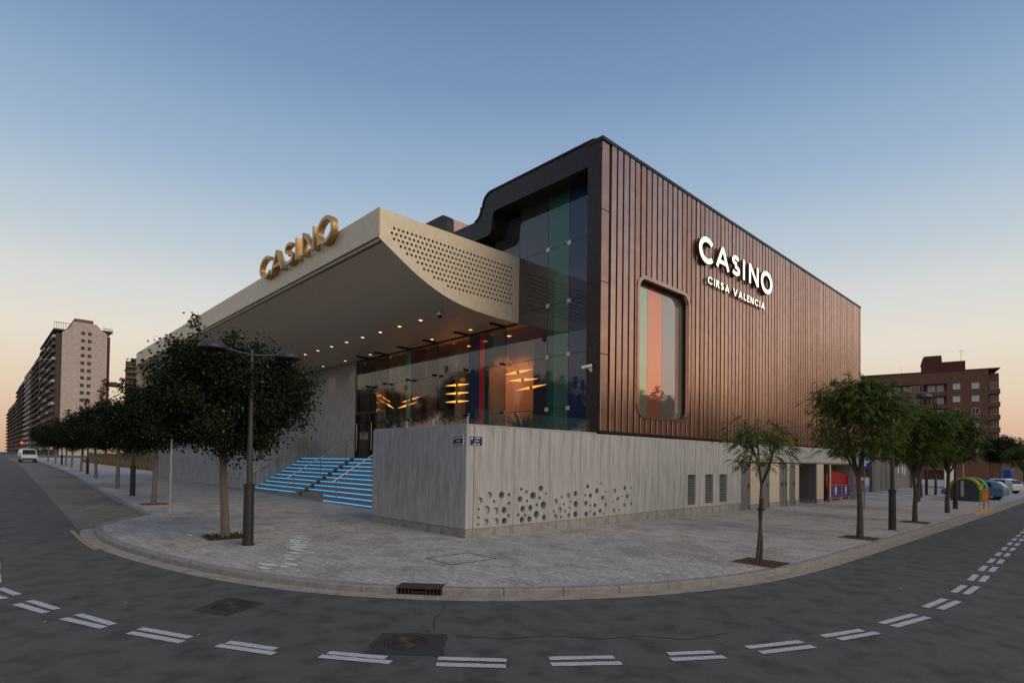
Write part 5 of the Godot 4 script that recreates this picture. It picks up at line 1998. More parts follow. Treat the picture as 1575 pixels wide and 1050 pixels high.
func furniture() -> void:
	street_lamp("near twin-headed lamp post in front of the largest dark tree", W(-4.76, 1.87), TH, 4.38)
	street_lamp("second twin-headed lamp post in the left row, rising between dark trees", W(-3.85, 19.62), TH, 5.05)
	street_lamp("third lamp post in the left row, half hidden by the trees", W(-2.0, 48.9), TH, 5.2)
	street_lamp("farthest lamp post in the left row, near the white van", W(-0.5, 84.0), TH, 5.4)
	street_lamp("nearer black lamp post on the right, between two feathery trees", W(13.34, -6.49), TH + PI / 2, 4.5)
	street_lamp("black lamp post on the right beside the recycling container", W(29.8, -5.83), TH + PI / 2, 4.9)
	street_lamp("black lamp post of the second row before the block wall", W(48.9, -1.16), TH + PI / 2, 5.0)

	var t := thing("sign_pole", "thin pale steel pole on the corner between two dark trees", "pole", W(-4.62, 9.36))
	var mb := MB.new()
	mb.tube(PackedVector3Array([Vector3(0, -0.1, 0), Vector3(0, 2.55, 0)]), PackedFloat32Array([0.026]), 10)
	part(t, "post", mb, M.steel)
	mb = MB.new()
	mb.box(Vector3(0, 2.4, 0.03), Vector3(0.3, 0.42, 0.006), 0.0, Basis(Vector3.UP, -0.9))
	part(t, "plate", mb, M.grey_metal)
	mb = MB.new()
	mb.lathe(Vector3.ZERO, [Vector2(0.06, 0.0), Vector2(0.06, 0.012), Vector2(0.03, 0.03)], 12, true)
	part(t, "foot", mb, M.grey_metal)

	# street name plates on the podium corner
	for e in [[true, "navy street name plate on the shaded left side of the podium corner", ["AVINGUDA", "DE LES", "CORTS VALENCIANES"]], [false, "navy street name plate on the sunlit right side of the podium corner", ["CARRER", "DE LA", "SAFOR"]]]:
		var p := thing("street_name_plate", e[2 - 1], "sign", Vector3.ZERO, 0.0, "street name plates on the podium")
		var bb := Basis(Vector3(0, 0, 1), Vector3(0, 1, 0), Vector3(-1, 0, 0)) if e[0] else Basis()
		p.transform = casino.transform * Transform3D(bb, L(-0.012, 0.33, 2.55) if e[0] else L(0.31, -0.012, 2.55))
		mb = MB.new()
		mb.box(Vector3.ZERO, Vector3(0.44, 0.27, 0.02), 0.003)
		part(p, "panel", mb, M.white)
		mb = MB.new()
		mb.box(Vector3(0, 0, 0.006), Vector3(0.415, 0.245, 0.012))
		part(p, "blue_field", mb, M.plate_blue)
		var lines: Array = e[2]
		text(p, "lettering", lines[0], 0.042, Vector3(0.04, 0.075, 0.014), Basis(), M.white)
		text(p, "lettering", lines[1], 0.042, Vector3(0.02, -0.005, 0.014), Basis(), M.white)
		text(p, "lettering", lines[2], 0.042 if not e[0] else 0.03, Vector3(0.0, -0.088, 0.014), Basis().scaled(Vector3(1.35 if not e[0] else 0.9, 1, 1)), M.white)
		mb = MB.new()
		mb.prism(PackedVector2Array([Vector2(-0.02, 0.0), Vector2(0.02, 0.0), Vector2(0.026, 0.03), Vector2(0.012, 0.036), Vector2(0.012, 0.055), Vector2(-0.012, 0.055), Vector2(-0.012, 0.036), Vector2(-0.026, 0.03)]), 0.003, Transform3D(Basis(), Vector3(-0.15, 0.045, 0.012)))
		mb.prism(PackedVector2Array([Vector2(0, -0.028), Vector2(0.022, -0.004), Vector2(-0.022, -0.004)]), 0.003, Transform3D(Basis(), Vector3(-0.15, 0.045, 0.012)))
		part(p, "crest", mb, M.white)

	# cameras
	var c := thing("security_camera", "white bullet security camera on the dark frame beside the tall glass", "camera", casino.transform * L(5.58, 0.35, 5.1), TH)
	mb = MB.new()
	mb.box(Vector3(-0.01, 0.0, 0), Vector3(0.02, 0.14, 0.1), 0.004)
	mb.tube(PackedVector3Array([Vector3(-0.02, 0, 0), Vector3(-0.1, -0.02, 0), Vector3(-0.12, 0.03, -0.02)]), PackedFloat32Array([0.014]), 8)
	part(c, "bracket", mb, M.white)
	mb = MB.new()
	mb.box(Vector3(-0.16, 0.09, -0.06), Vector3(0.1, 0.1, 0.36), 0.02, Basis(Vector3.UP, 0.5) * Basis(Vector3.RIGHT, -0.2))
	part(c, "housing", mb, M.white)
	mb = MB.new()
	mb.box(Vector3(-0.24, 0.06, -0.205), Vector3(0.075, 0.075, 0.03), 0.01, Basis(Vector3.UP, 0.5) * Basis(Vector3.RIGHT, -0.2))
	part(c, "lens", mb, M.black)
	var dome := thing("dome_camera", "small white dome camera hanging under the canopy", "camera", casino.transform * L(3.45, 5.95, soffit(3.45)))
	mb = MB.new()
	mb.lathe(Vector3.ZERO, [Vector2(0.05, 0.02), Vector2(0.05, -0.06), Vector2(0.12, -0.07), Vector2(0.125, -0.16), Vector2(0.1, -0.17)], 18, true)
	part(dome, "housing", mb, M.clip)
	mb = MB.new()
	mb.lathe(Vector3(0, -0.17, 0), [Vector2(0.0, -0.1), Vector2(0.06, -0.08), Vector2(0.09, -0.04), Vector2(0.1, 0.0)], 18)
	part(dome, "dome", mb, M.car_glass)

	# crowd barriers with purple banners in the ramp recess
	for k in 2:
		var br := thing("crowd_barrier", ["left crowd barrier with a purple banner before the red wall", "right crowd barrier with a purple banner before the red wall"][k], "barrier", W([30.1, 32.4][k], [0.22, 0.3][k]), TH + [0.02, 0.06][k], "crowd barriers by the ramp")
		mb = MB.new()
		for e in [[-1.05, 0.0, -1.05, 1.0], [1.05, 0.0, 1.05, 1.0], [-1.05, 1.0, 1.05, 1.0], [-1.05, 0.2, 1.05, 0.2]]:
			mb.tube(PackedVector3Array([Vector3(e[0], e[1], 0), Vector3(e[2], e[3], 0)]), PackedFloat32Array([0.02]), 8)
		part(br, "frame", mb, M.steel)
		for s in [-0.8, 0.8]:
			var ft := MB.new()
			ft.tube(PackedVector3Array([Vector3(s, 0.02, -0.25), Vector3(s, 0.08, 0.0), Vector3(s, 0.02, 0.25)]), PackedFloat32Array([0.016]), 6)
			ft.tube(PackedVector3Array([Vector3(s, 0.08, 0.0), Vector3(s, 0.2, 0.0)]), PackedFloat32Array([0.016]), 6)
			part(br, "foot", ft, M.steel)
		mb = MB.new()
		mb.box(Vector3(0, 0.6, 0.026), Vector3(2.02, 0.74, 0.01))
		part(br, "banner", mb, M.purple)
		mb = MB.new()
		mb.box(Vector3(-0.05, 0.72, 0.034), Vector3(0.26, 0.34, 0.006))
		mb.lathe(Vector3(-0.05, 0.46, 0.034), [Vector2(0.09, -0.003), Vector2(0.09, 0.003), Vector2(0.0, 0.003)], 14, true, Basis(Vector3.RIGHT, PI / 2))
		part(br, "emblem", mb, M.white)

	# blue P sign hanging behind the feathery tree
	var ps := thing("parking_sign", "blue parking sign with a white P behind the tall feathery tree", "sign", W(23.9, -3.0), TH - 0.5)
	mb = MB.new()
	mb.tube(PackedVector3Array([Vector3(0, -0.1, -0.06), Vector3(0, 3.0, -0.06)]), PackedFloat32Array([0.03]), 8)
	part(ps, "post", mb, M.grey_metal)
	mb = MB.new()
	mb.box(Vector3(0, 2.45, 0), Vector3(0.62, 0.8, 0.05), 0.01)
	part(ps, "panel", mb, M.sign_blue)
	text(ps, "letter_p", "P", 0.5, Vector3(0.06, 2.42, 0.03), Basis(), M.white)
	mb = MB.new()
	mb.lathe(Vector3(0, 2.95, 0), [Vector2(0.0, -0.03), Vector2(0.16, -0.02), Vector2(0.16, 0.02), Vector2(0.0, 0.06)], 14)
	part(ps, "cap", mb, M.white)

	# recycling container
	var rc := thing("recycling_container", "grey arched recycling container with a green end and yellow rim", "container", W(41.5, -4.85, 0.0), -1.0)
	var arcp := PackedVector2Array([Vector2(-0.95, 0.0), Vector2(-0.98, 0.9)])
	for k in 13:
		var a2 := PI - PI * k / 12.0
		arcp.append(Vector2(0.98 * cos(a2), 1.0 + 0.82 * sin(a2)))
	arcp.append_array(PackedVector2Array([Vector2(0.98, 0.9), Vector2(0.95, 0.0)]))
	mb = MB.new()
	mb.prism(arcp, 1.3, Transform3D(Basis(), Vector3(0, 0.02, -0.65)))
	part(rc, "body", mb, M.bin_grey)
	mb = MB.new()
	var rimp := PackedVector2Array()
	for k in 15:
		var a2 := PI * 1.02 - PI * 1.04 * k / 14.0
		rimp.append(Vector2(1.0 * cos(a2), 1.02 + 0.84 * sin(a2)))
	mb.stroke(rimp, 0.16, 0.35, Transform3D(Basis(), Vector3(0, 0.0, 0.4)))
	part(rc, "yellow_rim", mb, M.yellow)
	mb = MB.new()
	mb.stroke(rimp, 0.14, 0.5, Transform3D(Basis(), Vector3(0.1, 0.0, -0.62)))
	mb.box(Vector3(0.99, 0.72, 0.0), Vector3(0.12, 1.42, 1.34), 0.02)
	part(rc, "green_end", mb, M.green)
	mb = MB.new()
	mb.box(Vector3(-0.15, 1.0, 0.66), Vector3(0.22, 1.3, 0.03), 0.01)
	part(rc, "label_strip", mb, M.clip)
	mb = MB.new()
	mb.tube(PackedVector3Array([Vector3(-0.3, 1.8, 0), Vector3(-0.3, 3.2, 0)]), PackedFloat32Array([0.03]), 8)
	part(rc, "lifting_post", mb, M.steel)

	rc.scale = Vector3.ONE * 0.86

	# works sign on the kerb
	var ws := thing("works_sign", "small orange works sign on legs at the right-hand kerb", "sign", W(31.8, -6.85), TH - 0.5)
	for s in [-0.2, 0.2]:
		mb = MB.new()
		mb.bar(Vector3(s, 0, 0.1), Vector3(s, 0.95, 0), 0.03, 0.03)
		mb.bar(Vector3(s, 0, -0.18), Vector3(s, 0.9, -0.01), 0.025, 0.025)
		part(ws, "leg", mb, M.orange)
	mb = MB.new()
	mb.box(Vector3(0, 0.72, 0.03), Vector3(0.5, 0.6, 0.02), 0.005)
	part(ws, "board", mb, M.orange)
	mb = MB.new()
	mb.lathe(Vector3(0, 1.06, 0.02), [Vector2(0.0, -0.05), Vector2(0.09, -0.03), Vector2(0.09, 0.03), Vector2(0.0, 0.05)], 12)
	part(ws, "beacon", mb, M.yellow)

	# blue bottle bank far right
	var bb2 := thing("bottle_bank", "small blue bottle bank on tall legs at the right edge", "container", W(80.0, -3.6), TH)
	mb = MB.new()
	mb.box(Vector3(0, 1.9, 0), Vector3(1.0, 1.0, 0.9), 0.15)
	part(bb2, "hopper", mb, M.sign_blue)
	for s in [-0.4, 0.4]:
		mb = MB.new()
		mb.bar(Vector3(s, 0, 0.3), Vector3(s, 1.5, 0.2), 0.07, 0.07)
		part(bb2, "leg", mb, M.grey_metal)

	# traffic lights at the far left
	for e in [[-2.2, 132.0, 2.9, "red traffic light above the white van"], [-9.5, 150.0, 5.2, "traffic light on an arm at the left edge"]]:
		var tl := thing("traffic_light", e[3], "traffic light", W(e[0], e[1], ROAD), TH, "traffic lights down the left street")
		mb = MB.new()
		mb.tube(PackedVector3Array([Vector3(0, 0, 0), Vector3(0, e[2], 0)]), PackedFloat32Array([0.07]), 8)
		if e[2] > 4.0:
			mb.tube(PackedVector3Array([Vector3(0, e[2] - 0.1, 0), Vector3(-4.5, e[2], 0)]), PackedFloat32Array([0.06]), 8)
		part(tl, "post", mb, M.pole_black)
		mb = MB.new()
		mb.box(Vector3(0, e[2] + 0.1, 0.12), Vector3(0.36, 1.0, 0.24), 0.03)
		part(tl, "housing", mb, M.plastic)
		mb = MB.new()
		var lit: float = e[2] + (0.42 if e[2] < 4.0 else -0.2)
		mb.lathe(Vector3(0, lit, 0.26), [Vector2(0.2, -0.01), Vector2(0.2, 0.01), Vector2(0.0, 0.02)], 14, true, Basis(Vector3.RIGHT, PI / 2))
		part(tl, "signal_lamp", mb, M.red_lamp if e[2] < 4.0 else M.white_lamp)

	# plants and a counter behind the glass
	for e in [[7.0, 5.05, "spiky potted plant behind the glass in front of the timber wall"], [7.2, 3.9, "spiky potted plant behind the green glass column"]]:
		var pp := thing("potted_plant", e[2], "plant", casino.transform * L(e[0], e[1], FLOOR_H), 0.0, "spiky plants behind the glass")
		mb = MB.new()
		mb.lathe(Vector3.ZERO, [Vector2(0.26, 0.0), Vector2(0.34, 0.8), Vector2(0.3, 0.8), Vector2(0.0, 0.76)], 18, true)
		part(pp, "pot", mb, M.pot)
		mb = MB.new()
		mb.colored = true
		for k in 70:
			var a3 := rng.randf() * TAU
			var up := rng.randf_range(0.3, 1.3)
			var d := Vector3(cos(a3), up, sin(a3)).normalized()
			var ln := rng.randf_range(0.6, 1.15)
			mb.col = Color(0.02, 0.035, 0.015) * rng.randf_range(0.6, 1.5)
			var sd := d.cross(Vector3.UP).normalized() * 0.03
			var q := Vector3(0, 0.78, 0)
			mb.quad(q - sd * 0.6, q + d * ln * 0.5 - sd, q + d * ln * 0.5 + sd, q + sd * 0.6)
			mb.tri(q + d * ln * 0.5 - sd, q + d * ln + Vector3(0, -0.2 * ln, 0), q + d * ln * 0.5 + sd)
		part(pp, "leaves", mb, M.leaf)
		pp.scale = Vector3.ONE * 1.45
	var ct := thing("reception_counter", "low cream counter behind the glass left of the timber wall", "counter", casino.transform * L(7.3, 8.6, FLOOR_H), TH)
	mb = MB.new()
	mb.box(Vector3(0, 0.95, 0), Vector3(0.6, 1.9, 0.95), 0.03)
	part(ct, "body", mb, M.cream)
	mb = MB.new()
	mb.box(Vector3(0, 1.93, 0), Vector3(0.7, 0.05, 1.05), 0.01)
	part(ct, "top", mb, M.dark_wall)


# ------------------------------------------------------------------ vehicles
# stations along the length (front = +z): z, sill, belt, roof, half width at the sill, at the belt and at the roof
func vehicle(called: String, label: String, category: String, at: Vector3, turn: float, paint: Material, st: Array, wheels: Array, wheel_r: float, tall: bool) -> Node3D:
	var t := thing(called, label, category, at, turn, "vehicles parked along the streets")
	var body := MB.new()
	var rings := []
	for s in st:
		var r := []
		var belt: float = s[2]
		var roof: float = s[3]
		for side in [1.0, -1.0]:
			var col := [Vector3(s[4] * 0.94 * side, s[1], s[0]), Vector3(s[4] * side, lerpf(s[1], belt, 0.35), s[0]), Vector3(s[5] * side, belt, s[0]), Vector3(lerpf(s[5], s[6], 0.85) * side, lerpf(belt, roof, 0.8), s[0]), Vector3(s[6] * 0.8 * side, roof, s[0])]
			if side < 0:
				col.reverse()
			r.append_array(col)
		rings.append(r)
	var o := Vector3(0, 0.8, 0)
	for i in rings.size() - 1:
		for j in 10:
			var k := (j + 1) % 10
			var c: Vector3 = (rings[i][j] + rings[i + 1][k]) * 0.5
			body.quad_out(rings[i][j], rings[i + 1][j], rings[i + 1][k], rings[i][k], Vector3(0, minf(c.y, 0.8) - 0.05, c.z * 0.95))
	for e in [0, rings.size() - 1]:
		var mid := Vector3(0, 0.7, st[e][0])
		for j in 10:
			body.tri_out(mid, rings[e][j], rings[e][(j + 1) % 10], o)
	part(t, "body", body, paint)
	for w in wheels:
		for side in [-1.0, 1.0]:
			var ty := MB.new()
			var b := Basis(Vector3.BACK, PI / 2 * side)
			var p := Vector3(w[1] * side, wheel_r, w[0])
			ty.lathe(p, [Vector2(wheel_r * 0.62, -0.02), Vector2(wheel_r * 0.95, -0.03), Vector2(wheel_r, 0.02), Vector2(wheel_r, 0.16), Vector2(0.0, 0.16)], 22, false, b)
			var tn := part(t, "wheel", ty, M.tyre)
			var rm := MB.new()
			rm.lathe(p, [Vector2(0.0, -0.025), Vector2(wheel_r * 0.55, -0.01), Vector2(wheel_r * 0.64, -0.028)], 16, true, b)
			part(tn, "rim", rm, M.rim)
			var arch := MB.new()
			arch.lathe(p, [Vector2(wheel_r * 1.18, -0.012), Vector2(wheel_r * 1.18, 0.1), Vector2(0, 0.1)], 22, true, b)
			part(t, "wheel_arch", arch, M.plastic)
	return t


func plate_quad(t: Node3D, called: String, pts: Array, m: Material, o := Vector3(0, 0.8, 0)) -> void:
	var mb := MB.new()
	mb.quad_out(pts[0], pts[1], pts[2], pts[3], o)
	part(t, called, mb, m)


func vehicles() -> void:
	# white van head-on
	var vt := vehicle("van", "white delivery van facing us at the far end of the left street", "van", W(-2.6, 108.0, ROAD), TH + 0.03, M.car_white,
		[[-2.4, 0.45, 1.0, 1.95, 0.92, 0.95, 0.85], [1.0, 0.42, 1.0, 1.98, 0.93, 0.96, 0.84], [1.25, 0.42, 1.05, 1.93, 0.93, 0.96, 0.82], [1.95, 0.42, 1.1, 1.14, 0.93, 0.94, 0.88], [2.35, 0.4, 0.95, 1.0, 0.92, 0.9, 0.8], [2.48, 0.4, 0.75, 0.8, 0.8, 0.78, 0.7]], [[1.6, 0.88], [-1.5, 0.88]], 0.33, true)
	plate_quad(vt, "windscreen", [Vector3(-0.78, 1.17, 1.93), Vector3(0.78, 1.17, 1.93), Vector3(0.68, 1.86, 1.37), Vector3(-0.68, 1.86, 1.37)], M.car_glass)
	plate_quad(vt, "bumper", [Vector3(-0.82, 0.4, 2.5), Vector3(0.82, 0.4, 2.5), Vector3(0.8, 0.62, 2.5), Vector3(-0.8, 0.62, 2.5)], M.plastic)
	plate_quad(vt, "grille", [Vector3(-0.4, 0.78, 2.45), Vector3(0.4, 0.78, 2.45), Vector3(0.44, 0.92, 2.4), Vector3(-0.44, 0.92, 2.4)], M.plastic)
	for s in [-1.0, 1.0]:
		plate_quad(vt, "headlight", [Vector3(0.5 * s, 0.76, 2.47), Vector3(0.8 * s, 0.78, 2.42), Vector3(0.82 * s, 0.96, 2.38), Vector3(0.52 * s, 0.93, 2.41)], M.headlight)
		var mb := MB.new()
		mb.box(Vector3(1.05 * s, 1.25, 1.5), Vector3(0.16, 0.24, 0.1), 0.03)
		part(vt, "mirror", mb, M.plastic)
	vt.scale = Vector3.ONE * 1.08
	# grey car passing at the left edge
	var hatch := [[-1.95, 0.35, 0.75, 0.8, 0.72, 0.74, 0.6], [-1.88, 0.28, 0.85, 0.95, 0.8, 0.8, 0.66], [-1.5, 0.25, 0.9, 1.34, 0.82, 0.82, 0.6], [-0.9, 0.24, 0.9, 1.43, 0.83, 0.83, 0.6], [0.0, 0.24, 0.88, 1.44, 0.83, 0.83, 0.6], [0.35, 0.24, 0.88, 1.38, 0.83, 0.83, 0.6], [1.05, 0.24, 0.86, 0.92, 0.83, 0.82, 0.74], [1.6, 0.25, 0.74, 0.8, 0.81, 0.79, 0.68], [1.88, 0.3, 0.58, 0.64, 0.74, 0.72, 0.6]]
	var gc := vehicle("parked_car", "dull grey car at the left edge beyond the van", "car", W(-12.0, 128.0, ROAD), TH + 0.4, M.car_grey, hatch, [[1.2, 0.76], [-1.2, 0.76]], 0.3, false)
	car_windows(gc)
	# the cars beyond the container
	var bc := vehicle("parked_car", "light blue hatchback parked behind the recycling container", "car", W(46.2, -4.6, 0.0), TH + PI - 0.12, M.car_blue, hatch, [[1.2, 0.76], [-1.2, 0.76]], 0.3, false)
	car_windows(bc)
	var wc := vehicle("parked_car", "white hatchback parked behind the light blue car", "car", W(66.0, -4.0, 0.0), TH + PI - 0.5, M.car_white, hatch, [[1.2, 0.76], [-1.2, 0.76]], 0.3, false)
	car_windows(wc)


func car_windows(t: Node3D) -> void:
	for s in [-1.0, 1.0]:
		var o := Vector3(0, 1.0, 0)
		plate_quad(t, "side_window", [Vector3(0.835 * s, 0.93, 0.9), Vector3(0.835 * s, 0.93, -0.2), Vector3(0.665 * s, 1.33, -0.2), Vector3(0.665 * s, 1.31, 0.38)], M.car_glass, o)
		plate_quad(t, "side_window", [Vector3(0.835 * s, 0.93, -0.28), Vector3(0.835 * s, 0.95, -1.3), Vector3(0.665 * s, 1.3, -1.15), Vector3(0.665 * s, 1.33, -0.28)], M.car_glass, o)
		plate_quad(t, "tail_light", [Vector3(0.6 * s, 0.7, -1.95), Vector3(0.76 * s, 0.7, -1.93), Vector3(0.74 * s, 0.92, -1.9), Vector3(0.6 * s, 0.92, -1.92)], M.tail, o)
		plate_quad(t, "headlight", [Vector3(0.42 * s, 0.62, 1.87), Vector3(0.7 * s, 0.64, 1.8), Vector3(0.7 * s, 0.76, 1.7), Vector3(0.42 * s, 0.74, 1.78)], M.headlight, o)
	plate_quad(t, "rear_window", [Vector3(-0.6, 0.97, -1.92), Vector3(0.6, 0.97, -1.92), Vector3(0.55, 1.3, -1.6), Vector3(-0.55, 1.3, -1.6)], M.car_glass)
	plate_quad(t, "windscreen", [Vector3(-0.7, 0.95, 1.06), Vector3(0.7, 0.95, 1.06), Vector3(0.58, 1.36, 0.44), Vector3(-0.58, 1.36, 0.44)], M.car_glass)


# ------------------------------------------------------------------ buildings in the distance
func window_unit(parent: Node3D, at: Vector3, b: Basis, w: float, h: float, glazing: Material, trim: Material = null) -> void:
	var f := MB.new()
	for e in [[0, h * 0.5 - 0.04, w, 0.08], [0, -h * 0.5 + 0.04, w, 0.08]]:
		f.box(Vector3(e[0], e[1], 0.02), Vector3(e[2], e[3], 0.1))
	for s in [-1.0, 0.0, 1.0]:
		f.box(Vector3(s * (w * 0.5 - 0.04), 0, 0.015), Vector3(0.08, h - 0.16, 0.1))
	var n := part(parent, "window", f, trim if trim else M.shutter)
	n.transform = Transform3D(b, at)
	var g := MB.new()
	g.box(Vector3(0, 0, -0.01), Vector3(w - 0.1, h - 0.1, 0.04))
	part(n, "pane", g, glazing)


func towers() -> void:
	# the pale end wall with two columns of windows, its balconied side running away to the left
	var group := "apartment towers along the left street"
	var o := W(15.4, 266.4, 0.0)
	var t := thing("apartment_tower", "pale pink apartment tower with two columns of small windows", "building", Vector3(o.x, gy(o.x), o.z), TH, group)
	var wall := MB.new()
	var out := PackedVector2Array([Vector2(0.0, -4), Vector2(0.0, 47.5), Vector2(2.6, 49.6), Vector2(3.4, 52.2), Vector2(10.6, 52.2), Vector2(12.6, 49.8), Vector2(14.3, 48.8), Vector2(14.3, -4)])
	wall.prism(out, 62.0, Transform3D(Basis(Vector3(1, 0, 0), Vector3(0, 1, 0), Vector3(0, 0, -1)), Vector3.ZERO))
	part(t, "wall", wall, M.tower_pale)
	for r in 15:
		for c in 2:
			window_unit(t, Vector3(6.5 + c * 2.1, 48.0 - r * 2.93, 0.02), Basis(), 1.25, 1.3, M.tower_dark, M.tower_brown)
	var side := MB.new()
	side.span(Vector3(-1.6, -4, -62), Vector3(-0.01, 47.0, -0.6))
	part(t, "side_bay", side, M.tower_dark)
	for r in 16:
		for k in 5:
			var mb := MB.new()
			mb.span(Vector3(-2.7, 2.0 + r * 2.9, -11.5 - k * 12.0), Vector3(-1.62, 3.0 + r * 2.9, -2.0 - k * 12.0))
			part(t, "balcony", mb, M.tower_white if (r + k) % 3 == 0 else M.tower_brown)
	var roof := MB.new()
	roof.span(Vector3(-2.6, 48.2, -60), Vector3(2.4, 48.7, -0.2))
	roof.span(Vector3(12.7, 49.9, -60), Vector3(16.2, 50.3, -0.2))
	roof.span(Vector3(4.0, 52.21, -30), Vector3(10.0, 54.0, -3))
	part(t, "roof", roof, M.tower_brown)
	var rb := MB.new()
	rb.span(Vector3(14.31, -4, -40), Vector3(15.4, 48.0, -0.8))
	part(t, "side_balcony_stack", rb, M.brick_red)
	var rails := MB.new()
	for s in [[-2.5, 2.4], [12.8, 16.1]]:
		for k in 8:
			var x: float = lerpf(s[0], s[1], k / 7.0)
			rails.span(Vector3(x - 0.05, 48.7, -0.4), Vector3(x + 0.05, 51.0, -0.3))
		rails.span(Vector3(s[0], 51.0, -0.42), Vector3(s[1], 51.2, -0.28))
	part(t, "terrace_rail", rails, M.tower_brown)
	# farther towers
	var specs := [[329.0, 398.0, 50.5, M.tower_brown, M.tower_dark, "dark brown balconied tower next to the pale pink one"], [402.0, 450.0, 49.5, M.tower_white, M.tower_brown, "white striped tower, third in the receding row"], [455.0, 541.0, 47.5, M.tower_brown, M.tower_dark, "brown tower, fourth in the receding row"], [548.0, 690.0, 39.5, M.tower_brown, M.tower_brown, "lowest and farthest brown tower at the left edge"]]
	for s in specs:
		var p := W(15.4, s[0], 0.0)
		var n := thing("apartment_tower", s[5], "building", Vector3(p.x, gy(p.x), p.z), TH, group)
		var mb := MB.new()
		var ln: float = s[1] - s[0]
		mb.span(Vector3(0, -4, -ln), Vector3(14, s[2], 0))
		part(n, "wall", mb, s[4])
		for r in int(s[2] / 2.9) - 1:
			for k in 3:
				mb = MB.new()
				mb.span(Vector3(-1.5, 2.0 + r * 2.9, -ln * (k + 0.92) / 3.0), Vector3(-0.01, 3.1 + r * 2.9, -ln * (k + 0.08) / 3.0))
				part(n, "balcony", mb, s[3])
		mb = MB.new()
		mb.span(Vector3(3, s[2] + 0.01, -ln * 0.5), Vector3(9, s[2] + 2.5, -ln * 0.25))
		part(n, "roof_house", mb, s[4])
	# the small block behind the canopy end
	var q := thing("apartment_tower", "dark banded apartment block showing just left of the canopy end", "building", Vector3(-206, gy(-206), -300), 0.5, group)
	var qb := MB.new()
	qb.span(Vector3(0, -4, -14), Vector3(15, 50, 0))
	part(q, "wall", qb, M.tower_dark)
	for r in 16:
		qb = MB.new()
		qb.span(Vector3(0.5, 2.4 + r * 2.95, 0.01), Vector3(6.0, 3.5 + r * 2.95, 1.2))
		part(q, "balcony", qb, M.tower_brown)
		qb = MB.new()
		qb.span(Vector3(9.5, 2.4 + r * 2.95, 0.01), Vector3(15.0, 3.5 + r * 2.95, 1.2))
		part(q, "balcony", qb, M.tower_brown)
	qb = MB.new()
	qb.span(Vector3(2, 50.01, -10), Vector3(12, 52, -2))
	part(q, "roof_house", qb, M.tower_dark)


func mirrored_towers() -> void:
	# two towers off to the right, seen only as reflections in the copper wall
	for e in [[266.0, -74.0, 57.0, "taller of two dark towers seen only mirrored in the copper wall"], [194.0, -58.0, 32.0, "shorter of two dark towers seen only mirrored in the copper wall"]]:
		var p := W(e[0], e[1], 0.0)
		var t := thing("apartment_tower", e[3], "building", p, TH, "apartment towers off to the right")
		var mb := MB.new()
		mb.span(Vector3(-7, -4, -7), Vector3(7, e[2], 7))
		part(t, "wall", mb, M.tower_brown)
		for r in int(e[2] / 2.9) - 1:
			for s in [-1.0, 1.0]:
				mb = MB.new()
				mb.span(Vector3(-8.2, 2.0 + r * 2.9, 3.4 * s - 2.6), Vector3(-7.01, 3.1 + r * 2.9, 3.4 * s + 2.6))
				part(t, "balcony", mb, M.tower_dark)


